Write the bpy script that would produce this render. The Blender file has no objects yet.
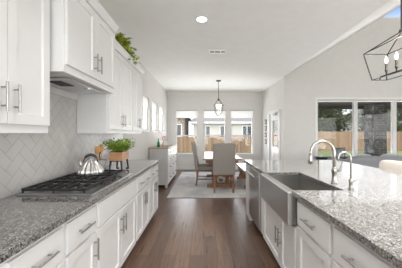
import bpy, bmesh, math, random
from mathutils import Vector, Matrix
PI = math.pi
sc = bpy.context.scene
COL = sc.collection

# ------------------------------------------------------------------ camera
H = 1.36
cam = bpy.data.cameras.new('camera')
cam.sensor_width = 36.0
cam.lens = 223.0 / 402.0 * 36.0
cam.shift_x = -3.0 / 402.0
cam.clip_start = 0.02
co = bpy.data.objects.new('camera', cam)
COL.objects.link(co)
co.location = (0, 0, H)
co.rotation_euler = (PI / 2, 0, 0)
sc.camera = co

# ------------------------------------------------------------------ exposure
sc.view_settings.view_transform = 'Standard'
sc.view_settings.look = 'None'
sc.view_settings.gamma = 1.0
sc.view_settings.use_curve_mapping = False
sc.view_settings.exposure = -0.04
try:
    sc.cycles.sample_clamp_indirect = 8.0
    sc.cycles.diffuse_bounces = 10
    sc.cycles.glossy_bounces = 4
    sc.cycles.transparent_max_bounces = 24
    sc.cycles.max_bounces = 16
    sc.cycles.caustics_reflective = False
    sc.cycles.caustics_refractive = False
except Exception:
    pass

# ------------------------------------------------------------------ world: hazy sky, brighter low on the side behind the house
SKY_FRONT, SKY_BACK = 1.5, 4.0
w = bpy.data.worlds.new('sky'); sc.world = w
w.use_nodes = True
nt = w.node_tree
for n in list(nt.nodes): nt.nodes.remove(n)
out = nt.nodes.new('ShaderNodeOutputWorld')
bg = nt.nodes.new('ShaderNodeBackground')
tc = nt.nodes.new('ShaderNodeTexCoord')
sx = nt.nodes.new('ShaderNodeSeparateXYZ')
nt.links.new(tc.outputs['Generated'], sx.inputs[0])
rampz = nt.nodes.new('ShaderNodeValToRGB')
rampz.color_ramp.elements[0].position = 0.0
rampz.color_ramp.elements[0].color = (0.95, 0.97, 1.0, 1)
rampz.color_ramp.elements[1].position = 0.55
rampz.color_ramp.elements[1].color = (0.42, 0.62, 1.0, 1)
e = rampz.color_ramp.elements.new(0.33); e.color = (0.80, 0.89, 1.0, 1)
e = rampz.color_ramp.elements.new(0.40); e.color = (0.17, 0.30, 0.62, 1)
nt.links.new(sx.outputs['Z'], rampz.inputs[0])
rampy = nt.nodes.new('ShaderNodeMapRange')
rampy.inputs['From Min'].default_value = 0.05
rampy.inputs['From Max'].default_value = -0.35
rampy.inputs['To Min'].default_value = SKY_FRONT
rampy.inputs['To Max'].default_value = SKY_BACK
nt.links.new(sx.outputs['Y'], rampy.inputs['Value'])
warm = nt.nodes.new('ShaderNodeMapRange')
warm.inputs['From Min'].default_value = 0.10
warm.inputs['From Max'].default_value = -0.25
nt.links.new(sx.outputs['Y'], warm.inputs['Value'])
wmix = nt.nodes.new('ShaderNodeMix'); wmix.data_type = 'RGBA'
wmix.inputs[7].default_value = (0.99, 1.0, 1.0, 1)
nt.links.new(warm.outputs[0], wmix.inputs[0])
nt.links.new(rampz.outputs[0], wmix.inputs[6])
nt.links.new(wmix.outputs[2], bg.inputs['Color'])
nt.links.new(rampy.outputs[0], bg.inputs['Strength'])
nt.links.new(bg.outputs[0], out.inputs['Surface'])


def lamp(name, kind, loc, rot, energy, color=(1, 1, 1), size=1.0, size_y=None, portal=False, spread=PI):
    l = bpy.data.lights.new(name, kind)
    l.energy = energy
    l.color = color
    if kind == 'AREA':
        if size_y:
            l.shape = 'RECTANGLE'; l.size = size; l.size_y = size_y
        else:
            l.shape = 'DISK'; l.size = size
        l.spread = spread
        try: l.cycles.is_portal = portal
        except Exception: pass
    else:
        l.shadow_soft_size = size
    o = bpy.data.objects.new(name, l)
    COL.objects.link(o)
    o.location = loc
    o.rotation_euler = rot
    return o


# added window lamps: fill at the invented rear and east glazing, daylight elsewhere
FILL_REAR, FILL_EAST, DAY_GARDEN, DAY_DINING, DAY_SIDE = 80, 50, 30, 50, 18
WHITE = (0.985, 0.99, 1.0)
for k, x in enumerate((0.55, 4.05, 7.6)):
    lamp('window_fill_rear', 'AREA', (x, -2.98, 1.4), (PI / 2, 0, 0), FILL_REAR / 3, WHITE, 3.2, 2.2)
for k, y in enumerate((-0.45, 3.25)):
    lamp('window_fill_east', 'AREA', (9.73, y, 1.4), (0, PI / 2, 0), FILL_EAST / 2, WHITE, 2.2, 3.2)
lamp('daylight_garden', 'AREA', (5.28, 6.16, 1.25), (-PI / 2, 0, 0), DAY_GARDEN, WHITE, 4.2, 2.1)
for x in (-0.655, 0.41, 1.4475):
    lamp('daylight_dining', 'AREA', (x, 8.80, 1.42), (-PI / 2, 0, 0), DAY_DINING / 3, WHITE, 0.90, 1.70)
for y in (5.425, 6.4, 7.425):
    lamp('daylight_side', 'AREA', (-1.66, y, 1.86), (0, -PI / 2, 0), DAY_SIDE / 3, WHITE, 0.84, 0.7)
# added lamps outside the glazing, aimed up to brighten the ceiling
CEILING_FILL_REAR, CEILING_FILL_DINING, CEILING_FILL_GARDEN = 500, 130, 360
for x in (0.55, 4.05, 7.6):
    lamp('ceiling_fill_rear', 'AREA', (x, -4.2, 0.3), (PI / 2 + 0.75, 0, 0), CEILING_FILL_REAR / 3, WHITE, 3.2, 2.0)
lamp('ceiling_fill_dining', 'AREA', (0.4, 9.6, 0.2), (-PI / 2 - 0.75, 0, 0), CEILING_FILL_DINING, WHITE, 3.2, 1.4)
lamp('ceiling_fill_garden', 'AREA', (5.3, 7.7, 0.15), (-PI / 2 - 0.65, 0, 0), CEILING_FILL_GARDEN, WHITE, 4.2, 1.8)
# portals for the sky: (an area light shines along its -Z)
lamp('portal_rear', 'AREA', (4.1, -3.02, 1.4), (PI / 2, 0, 0), 1, size=10.6, size_y=2.3, portal=True)
lamp('portal_east', 'AREA', (9.80, 1.4, 1.4), (0, PI / 2, 0), 1, size=2.3, size_y=7.0, portal=True)
lamp('portal_garden', 'AREA', (5.28, 6.37, 1.25), (-PI / 2, 0, 0), 1, size=4.3, size_y=2.2, portal=True)
lamp('portal_dining', 'AREA', (0.37, 8.66, 1.45), (-PI / 2, 0, 0), 1, size=3.0, size_y=1.8, portal=True)

LX = -1.41      # wall_left surface
TX = -1.395     # tile surface
RX = 2.23       # dining wall_right surface
BY = 8.5        # wall_back surface
GY = 6.2        # living room garden wall surface
CZ = 2.96       # flat ceiling
SL = 0.6        # slope of the vault
EX = 9.75
FY = -3.0


# ================================================================== materials
class NT:
    def __init__(s, name):
        s.m = bpy.data.materials.new(name); s.m.use_nodes = True
        s.t = s.m.node_tree
        s.b = s.t.nodes['Principled BSDF']
        s.o = s.t.nodes['Material Output']
    def n(s, typ, **kw):
        x = s.t.nodes.new(typ)
        for k, v in kw.items(): setattr(x, k, v)
        return x
    def l(s, a, b): s.t.links.new(a, b)
    def setin(s, node, key, v):
        if hasattr(v, 'is_linked') or hasattr(v, 'links'): s.l(v, node.inputs[key])
        else: node.inputs[key].default_value = v
    def math(s, op, a, b=None, c=None):
        x = s.n('ShaderNodeMath', operation=op)
        s.setin(x, 0, a)
        if b is not None: s.setin(x, 1, b)
        if c is not None: s.setin(x, 2, c)
        return x.outputs[0]
    def coord(s, kind='Object'):
        return s.n('ShaderNodeTexCoord').outputs[kind]
    def mapping(s, v, loc=(0, 0, 0), rot=(0, 0, 0), scale=(1, 1, 1)):
        x = s.n('ShaderNodeMapping')
        s.l(v, x.inputs['Vector'])
        x.inputs['Location'].default_value = loc
        x.inputs['Rotation'].default_value = rot
        x.inputs['Scale'].default_value = scale
        return x.outputs[0]
    def noise(s, v, scale=5, detail=2, rough=0.5):
        x = s.n('ShaderNodeTexNoise')
        if v is not None: s.l(v, x.inputs['Vector'])
        x.inputs['Scale'].default_value = scale
        x.inputs['Detail'].default_value = detail
        x.inputs['Roughness'].default_value = rough
        return x
    def ramp(s, f, stops):
        x = s.n('ShaderNodeValToRGB')
        cr = x.color_ramp
        while len(cr.elements) < len(stops): cr.elements.new(0.5)
        for el, (p, c) in zip(cr.elements, stops):
            el.position = p
            el.color = (c[0], c[1], c[2], 1)
        s.l(f, x.inputs[0])
        return x.outputs[0]
    def mix(s, f, a, b, mode='MIX'):
        x = s.n('ShaderNodeMix', data_type='RGBA', blend_type=mode)
        s.setin(x, 0, f)
        for key, v in ((6, a), (7, b)):
            if isinstance(v, tuple): x.inputs[key].default_value = (v[0], v[1], v[2], 1)
            else: s.l(v, x.inputs[key])
        return x.outputs[2]
    def bump(s, h, strength=0.2, dist=0.01):
        x = s.n('ShaderNodeBump')
        x.inputs['Strength'].default_value = strength
        x.inputs['Distance'].default_value = dist
        s.l(h, x.inputs['Height'])
        s.l(x.outputs[0], s.b.inputs['Normal'])
    def base(s, c):
        if isinstance(c, tuple): s.b.inputs['Base Color'].default_value = (c[0], c[1], c[2], 1)
        else: s.l(c, s.b.inputs['Base Color'])


def paint(name, c, rough=0.5, metal=0.0, var=0.04, scale=6.0, bump=0.0, bscale=80, spec=0.5, detail=2):
    """plain material with a slight procedural variation"""
    k = NT(name)
    v = k.coord()
    f = k.noise(v, scale, detail).outputs['Fac']
    a = tuple(max(0, x * (1 - var)) for x in c)
    b = tuple(min(1, x * (1 + var)) for x in c)
    k.base(k.ramp(f, [(0.3, a), (0.7, b)]))
    k.b.inputs['Roughness'].default_value = rough
    k.b.inputs['Metallic'].default_value = metal
    k.b.inputs['Specular IOR Level'].default_value = spec
    if bump:
        k.bump(k.noise(v, bscale, 3).outputs['Fac'], bump, 0.004)
    return k.m


def make_glass(name, tint=(1, 1, 1), ior=1.45):
    k = NT(name)
    k.t.nodes.remove(k.b)
    tr = k.n('ShaderNodeBsdfTransparent'); tr.inputs[0].default_value = (*tint, 1)
    gl = k.n('ShaderNodeBsdfGlossy'); gl.inputs['Roughness'].default_value = 0.02
    fr = k.n('ShaderNodeFresnel'); fr.inputs['IOR'].default_value = ior
    mx = k.n('ShaderNodeMixShader')
    ge = k.n('ShaderNodeNewGeometry')
    k.l(k.math('MULTIPLY', fr.outputs[0], k.math('SUBTRACT', 1.0, ge.outputs['Backfacing'])), mx.inputs[0]); k.l(tr.outputs[0], mx.inputs[1]); k.l(gl.outputs[0], mx.inputs[2])
    k.l(mx.outputs[0], k.o.inputs[0])
    return k.m


def emit_mat(name, c, strength):
    k = NT(name)
    k.base(c)
    k.b.inputs['Emission Color'].default_value = (*c, 1)
    k.b.inputs['Emission Strength'].default_value = strength
    return k.m


def make_granite():
    k = NT('granite')
    v = k.coord()
    vo = k.n('ShaderNodeTexVoronoi'); k.l(v, vo.inputs['Vector']); vo.inputs['Scale'].default_value = 165
    sepc = k.n('ShaderNodeSeparateColor'); k.l(vo.outputs['Color'], sepc.inputs[0])
    c1 = k.ramp(sepc.outputs[0], [(0.0, (0.02, 0.02, 0.022)), (0.22, (0.055, 0.053, 0.052)), (0.45, (0.155, 0.149, 0.144)),
                                  (0.7, (0.29, 0.28, 0.27)), (1.0, (0.60, 0.585, 0.57))])
    n1 = k.noise(v, 42, 4, 0.65).outputs['Fac']
    c2 = k.ramp(n1, [(0.32, (0.055, 0.053, 0.052)), (0.5, (0.21, 0.202, 0.196)), (0.68, (0.50, 0.485, 0.47))])
    c = k.mix(0.42, c1, c2)
    n2 = k.noise(v, 95, 2, 0.5).outputs['Fac']
    dark = k.ramp(n2, [(0.60, (0, 0, 0)), (0.66, (1, 1, 1))])
    c = k.mix(dark, c, (0.035, 0.033, 0.035))
    k.base(c)
    k.b.inputs['Roughness'].default_value = 0.09
    k.b.inputs['Specular IOR Level'].default_value = 1.0
    k.b.inputs['Coat Weight'].default_value = 0.3
    k.b.inputs['Coat Roughness'].default_value = 0.08
    return k.m


def make_herringbone():
    k = NT('herringbone_tile')
    v = k.coord()
    # wall lies in the YZ plane; rotate the pattern by 45 degrees
    s = k.n('ShaderNodeSeparateXYZ'); k.l(v, s.inputs[0])
    U = 0.082
    y = k.math('MULTIPLY', s.outputs['Y'], 0.70711 / U)
    z = k.math('MULTIPLY', s.outputs['Z'], 0.70711 / U)
    a = k.math('ADD', k.math('ADD', y, z), 200.0)
    b = k.math('ADD', k.math('SUBTRACT', z, y), 200.0)
    fa, fb = k.math('FRACT', a), k.math('FRACT', b)
    ia, ib = k.math('FLOOR', a), k.math('FLOOR', b)
    kk = k.math('MODULO', k.math('ADD', k.math('SUBTRACT', ia, ib), 4000.0), 4.0)
    def eq(val): return k.math('COMPARE', kk, float(val), 0.3)
    dl = k.math('ADD', fa, k.math('MULTIPLY', eq(1), 10.0))
    dr = k.math('ADD', k.math('SUBTRACT', 1.0, fa), k.math('MULTIPLY', eq(0), 10.0))
    db = k.math('ADD', fb, k.math('MULTIPLY', eq(2), 10.0))
    dt = k.math('ADD', k.math('SUBTRACT', 1.0, fb), k.math('MULTIPLY', eq(3), 10.0))
    d = k.math('MINIMUM', k.math('MINIMUM', dl, dr), k.math('MINIMUM', db, dt))
    fac = k.ramp(d, [(0.018, (0, 0, 0)), (0.035, (1, 1, 1))])
    # one tone per tile
    sa = k.math('SUBTRACT', ia, eq(1)); sb = k.math('SUBTRACT', ib, eq(2))
    cv = k.n('ShaderNodeCombineXYZ'); k.l(sa, cv.inputs[0]); k.l(sb, cv.inputs[1])
    wn = k.n('ShaderNodeTexWhiteNoise'); wn.noise_dimensions = '3D'; k.l(cv.outputs[0], wn.inputs['Vector'])
    tile = k.ramp(wn.outputs['Value'], [(0.0, (0.535, 0.52, 0.505)), (1.0, (0.575, 0.56, 0.545))])
    k.base(k.mix(fac, (0.41, 0.40, 0.39), tile))
    k.b.inputs['Roughness'].default_value = 0.12
    edge = k.ramp(d, [(0.0, (0, 0, 0)), (0.09, (1, 1, 1))])
    hgt = k.math('ADD', edge, k.math('MULTIPLY', k.noise(v, 9, 2).outputs['Fac'], 1.2))
    k.bump(hgt, 0.35, 0.004)
    return k.m


def make_floor():
    k = NT('dark_wood_planks')
    v = k.coord()
    br = k.n('ShaderNodeTexBrick')
    k.l(k.mapping(v, rot=(0, 0, PI / 2)), br.inputs['Vector'])
    br.inputs['Scale'].default_value = 1.0
    br.inputs['Brick Width'].default_value = 1.25
    br.inputs['Row Height'].default_value = 0.155
    br.inputs['Mortar Size'].default_value = 0.0022
    br.inputs['Bias'].default_value = 0.0
    br.offset = 0.37
    br.inputs['Color1'].default_value = (0.095, 0.056, 0.038, 1)
    br.inputs['Color2'].default_value = (0.170, 0.105, 0.074, 1)
    br.inputs['Mortar'].default_value = (0.03, 0.02, 0.015, 1)
    g = k.noise(k.mapping(v, scale=(22, 1.3, 1)), 2.2, 5, 0.6).outputs['Fac']
    gr = k.ramp(g, [(0.3, (0.55, 0.52, 0.50)), (0.7, (1.35, 1.33, 1.30))])
    k.base(k.mix(0.75, br.outputs['Color'], gr, 'MULTIPLY'))
    rr = k.math('ADD', 0.22, k.math('MULTIPLY', g, 0.16))
    k.l(rr, k.b.inputs['Roughness'])
    k.bump(k.math('SUBTRACT', k.math('MULTIPLY', g, 0.25), br.outputs['Fac']), 0.25, 0.003)
    return k.m


def make_rug():
    k = NT('faded_rug')
    v = k.coord()
    n1 = k.noise(v, 1.7, 4, 0.6).outputs['Fac']
    n2 = k.noise(v, 38, 2, 0.7).outputs['Fac']
    c = k.ramp(n1, [(0.35, (0.40, 0.41, 0.43)), (0.5, (0.60, 0.595, 0.58)), (0.65, (0.70, 0.69, 0.67))])
    c = k.mix(0.35, c, k.ramp(n2, [(0.35, (0.28, 0.29, 0.31)), (0.6, (0.66, 0.64, 0.61))]))
    k.base(c)
    k.b.inputs['Roughness'].default_value = 0.95
    k.b.inputs['Specular IOR Level'].default_value = 0.1
    k.bump(n2, 0.5, 0.004)
    return k.m


def make_wood(name, c0, c1, axis='X', rough=0.45, sc_=1.0):
    k = NT(name)
    v = k.coord()
    st = {'X': (1, 14, 14), 'Y': (14, 1, 14), 'Z': (14, 14, 1)}[axis]
    g = k.noise(k.mapping(v, scale=tuple(x * sc_ for x in st)), 2.5, 4, 0.6).outputs['Fac']
    k.base(k.ramp(g, [(0.3, c0), (0.7, c1)]))
    k.b.inputs['Roughness'].default_value = rough
    k.bump(g, 0.15, 0.002)
    return k.m


def make_steel(name, c=(0.62, 0.62, 0.62), rough=0.3, axis=(1, 60, 60)):
    k = NT(name)
    v = k.coord()
    g = k.noise(k.mapping(v, scale=axis), 6, 3).outputs['Fac']
    k.base(k.ramp(g, [(0.3, tuple(x * 0.9 for x in c)), (0.7, tuple(min(1, x * 1.08) for x in c))]))
    k.b.inputs['Metallic'].default_value = 1.0
    k.b.inputs['Roughness'].default_value = rough
    return k.m


def make_fence():
    k = NT('cedar_boards')
    v = k.coord()
    br = k.n('ShaderNodeTexBrick')
    k.l(k.mapping(v, rot=(PI / 2, 0, PI / 2), scale=(1, 1, 1)), br.inputs['Vector'])
    s = k.n('ShaderNodeSeparateXYZ'); k.l(v, s.inputs[0])
    cell = k.math('FLOOR', k.math('DIVIDE', s.outputs['X'], 0.145))
    wn = k.n('ShaderNodeTexWhiteNoise'); wn.noise_dimensions = '1D'; k.l(cell, wn.inputs['W'])
    k.t.nodes.remove(br)
    c = k.ramp(wn.outputs['Value'], [(0, (0.18, 0.115, 0.070)), (1, (0.31, 0.21, 0.135))])
    g = k.noise(k.mapping(v, scale=(8, 8, 0.6)), 2, 3).outputs['Fac']
    k.base(k.mix(0.5, c, k.ramp(g, [(0.3, (0.6, 0.6, 0.6)), (0.7, (1.2, 1.2, 1.2))]), 'MULTIPLY'))
    k.b.inputs['Roughness'].default_value = 0.85
    return k.m


def make_leaf(name, a, b, c, rough=0.6, scale=9):
    k = NT(name)
    f = k.noise(k.coord(), scale, 2).outputs['Fac']
    k.base(k.ramp(f, [(0.3, a), (0.5, b), (0.7, c)]))
    k.b.inputs['Roughness'].default_value = rough
    return k.m


def make_stone(name, a, b, bw=0.28, rh=0.1):
    k = NT(name)
    v = k.coord()
    s = k.n('ShaderNodeSeparateXYZ'); k.l(v, s.inputs[0])
    cv = k.n('ShaderNodeCombineXYZ')
    k.l(k.math('ADD', s.outputs['X'], s.outputs['Y']), cv.inputs[0]); k.l(s.outputs['Z'], cv.inputs[1])
    br = k.n('ShaderNodeTexBrick'); k.l(cv.outputs[0], br.inputs['Vector'])
    br.inputs['Scale'].default_value = 1
    br.inputs['Brick Width'].default_value = bw
    br.inputs['Row Height'].default_value = rh
    br.inputs['Mortar Size'].default_value = 0.008
    br.inputs['Color1'].default_value = (*a, 1)
    br.inputs['Color2'].default_value = (*b, 1)
    br.inputs['Mortar'].default_value = (0.16, 0.155, 0.15, 1)
    big = k.ramp(k.noise(v, 5.5, 3, 0.6).outputs['Fac'], [(0.35, (0.45, 0.45, 0.45)), (0.65, (1.7, 1.7, 1.7))])
    k.base(k.mix(1.0, br.outputs['Color'], big, 'MULTIPLY'))
    k.b.inputs['Roughness'].default_value = 0.9
    k.bump(k.noise(v, 30, 3).outputs['Fac'], 0.4, 0.01)
    return k.m


M = {}
M['wall'] = paint('wall_paint', (0.72, 0.708, 0.69), 0.75, var=0.015, bump=0.03, spec=0.25)
M['ceil'] = paint('ceiling_paint', (0.92, 0.92, 0.915), 0.85, var=0.015, bump=0.04, spec=0.2)
M['trim'] = paint('trim_paint', (0.83, 0.83, 0.82), 0.4, var=0.01)
M['cab'] = paint('cabinet_paint', (0.745, 0.745, 0.745), 0.38, var=0.012)
M['kick'] = paint('toe_kick_paint', (0.55, 0.55, 0.545), 0.6)
M['nickel'] = make_steel('brushed_nickel', (0.40, 0.39, 0.38), 0.35)
M['steel'] = make_steel('stainless_steel', (0.60, 0.60, 0.60), 0.28)
M['sinksteel'] = make_steel('sink_steel', (0.50, 0.49, 0.475), 0.30)
M['faucet'] = make_steel('faucet_nickel', (0.47, 0.455, 0.435), 0.28)
M['granite'] = make_granite()
M['tile'] = make_herringbone()
M['floor'] = make_floor()
M['rug'] = make_rug()
M['iron'] = paint('cast_iron', (0.018, 0.018, 0.019), 0.45, var=0.2)
M['ironplate'] = paint('dark_steel_plate', (0.20, 0.20, 0.20), 0.3, metal=0.8, var=0.1)
M['black'] = paint('black_metal', (0.03, 0.028, 0.027), 0.4, var=0.1)
M['blackplastic'] = paint('black_plastic', (0.02, 0.02, 0.02), 0.3)
M['glass'] = make_glass('window_glass')
M['clearglass'] = make_glass('clear_glass', (0.97, 0.98, 0.98))
M['greenglass'] = make_glass('green_glass', (0.25, 0.60, 0.42))
M['bulb'] = emit_mat('glowing_bulb', (1.0, 0.93, 0.82), 3.2)
M['diffuser'] = emit_mat('lit_diffuser', (1.0, 0.97, 0.92), 6.0)
M['linen'] = paint('taupe_linen', (0.335, 0.31, 0.283), 0.9, var=0.06, scale=40, bump=0.2, bscale=300, spec=0.15)
M['beige'] = paint('beige_fabric', (0.80, 0.745, 0.69), 0.9, var=0.04, scale=30, bump=0.15, bscale=250, spec=0.15)
M['greyfab'] = paint('grey_fabric', (0.27, 0.28, 0.30), 0.9, var=0.06, scale=30, bump=0.15, bscale=250, spec=0.15)
M['pillowfab'] = paint('pale_pillow_fabric', (0.40, 0.41, 0.43), 0.9, var=0.1, scale=30, spec=0.15)
M['leather'] = paint('black_leather', (0.016, 0.017, 0.02), 0.75, var=0.15)
M['tablewood'] = make_wood('warm_table_wood', (0.20, 0.095, 0.045), (0.36, 0.19, 0.10), 'Y')
M['legwood'] = make_wood('turned_leg_wood', (0.15, 0.07, 0.035), (0.28, 0.14, 0.07), 'Z')
M['topwood'] = make_wood('polished_table_top', (0.34, 0.24, 0.18), (0.46, 0.34, 0.27), 'Y', 0.16)
M['boxwood'] = make_wood('planter_wood', (0.42, 0.21, 0.10), (0.56, 0.31, 0.16), 'Y')
M['spoonwood'] = make_wood('spoon_wood', (0.52, 0.26, 0.09), (0.68, 0.38, 0.16), 'Z')
M['sidetop'] = make_wood('sideboard_top_wood', (0.30, 0.22, 0.15), (0.42, 0.32, 0.23), 'Y')
M['sideshade'] = paint('shaded_sideboard_paint', (0.50, 0.50, 0.49), 0.5, var=0.05, scale=3)  # darkened so the end face carries its shade in the colour
M['crock'] = paint('stoneware', (0.43, 0.41, 0.39), 0.35, var=0.06)
M['kettle'] = make_steel('polished_kettle', (0.70, 0.685, 0.67), 0.30)
M['herb'] = make_leaf('herb_leaves', (0.06, 0.14, 0.010), (0.20, 0.33, 0.03), (0.42, 0.52, 0.08), scale=25)
M['ivy'] = make_leaf('ivy_leaves', (0.08, 0.14, 0.008), (0.34, 0.40, 0.035), (0.66, 0.66, 0.10), scale=14)
M['soil'] = paint('soil', (0.05, 0.035, 0.025), 0.95)
M['basket'] = paint('woven_basket', (0.20, 0.13, 0.07), 0.8, var=0.3, scale=60)
def make_shade():
    k = NT('shade_fabric')
    k.t.nodes.remove(k.b)
    a = k.n('ShaderNodeBsdfDiffuse'); b = k.n('ShaderNodeBsdfTranslucent')
    c = k.ramp(k.noise(k.coord(), 60).outputs['Fac'], [(0.3, (0.93, 0.93, 0.92)), (0.7, (0.96, 0.96, 0.955))])
    k.l(c, a.inputs[0]); k.l(c, b.inputs[0])
    m = k.n('ShaderNodeMixShader'); m.inputs[0].default_value = 0.30
    k.l(a.outputs[0], m.inputs[1]); k.l(b.outputs[0], m.inputs[2]); k.l(m.outputs[0], k.o.inputs[0])
    return k.m
M['shade'] = make_shade()
M['frame'] = paint('window_frame_grey', (0.50, 0.49, 0.48), 0.5)
M['vinyl'] = paint('window_vinyl', (0.66, 0.65, 0.64), 0.45)
M['whitemetal'] = paint('white_enamel', (0.96, 0.96, 0.96), 0.35, var=0.01)
M['ventdark'] = paint('vent_dark', (0.10, 0.10, 0.10), 0.7)
M['cream'] = paint('cream_ceramic', (0.72, 0.68, 0.62), 0.3, var=0.04)
M['petal'] = make_leaf('dried_petals', (0.45, 0.22, 0.17), (0.62, 0.38, 0.30), (0.75, 0.62, 0.55))
M['lawn'] = make_leaf('lawn_grass', (0.12, 0.15, 0.06), (0.18, 0.21, 0.09), (0.26, 0.28, 0.13), 0.95, 3)
M['patio'] = paint('patio_concrete', (0.40, 0.39, 0.37), 0.9, var=0.1)
M['fence'] = make_fence()
M['darkwood'] = paint('dark_stained_beam', (0.055, 0.042, 0.035), 0.7, var=0.2)
M['stone'] = make_stone('lit_grey_stone', (0.08, 0.072, 0.066), (0.36, 0.34, 0.32), 0.34, 0.15)  # paler tone stands for light on the patio column's side
M['brick'] = make_stone('grey_brick', (0.035, 0.031, 0.029), (0.085, 0.078, 0.073), 0.30, 0.10)  # on the patio column the dark tone stands for roof shade
M['siding'] = paint('pale_siding', (0.50, 0.48, 0.46), 0.85, var=0.05)
M['tanbrick'] = make_stone('tan_brick', (0.36, 0.29, 0.24), (0.48, 0.40, 0.34), 0.22, 0.075)
M['roof'] = paint('roof_shingle', (0.24, 0.225, 0.215), 0.95, var=0.2, scale=20)
M['darkpane'] = paint('dark_window', (0.06, 0.07, 0.08), 0.15)
M['bark'] = paint('bark', (0.12, 0.095, 0.075), 0.95, var=0.3, scale=12)
M['oak'] = make_leaf('oak_leaves', (0.035, 0.055, 0.022), (0.085, 0.115, 0.045), (0.17, 0.20, 0.09), 0.8, 1.2)
M['olive'] = make_leaf('olive_leaves', (0.06, 0.072, 0.042), (0.12, 0.138, 0.085), (0.20, 0.22, 0.145), 0.8, 1.2)
M['patioblue'] = paint('dark_blue_metal', (0.045, 0.06, 0.085), 0.5)
M['nail'] = paint('nailhead_brass', (0.20, 0.16, 0.11), 0.35, metal=1.0)
M['stripe'] = M['rug']


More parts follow.
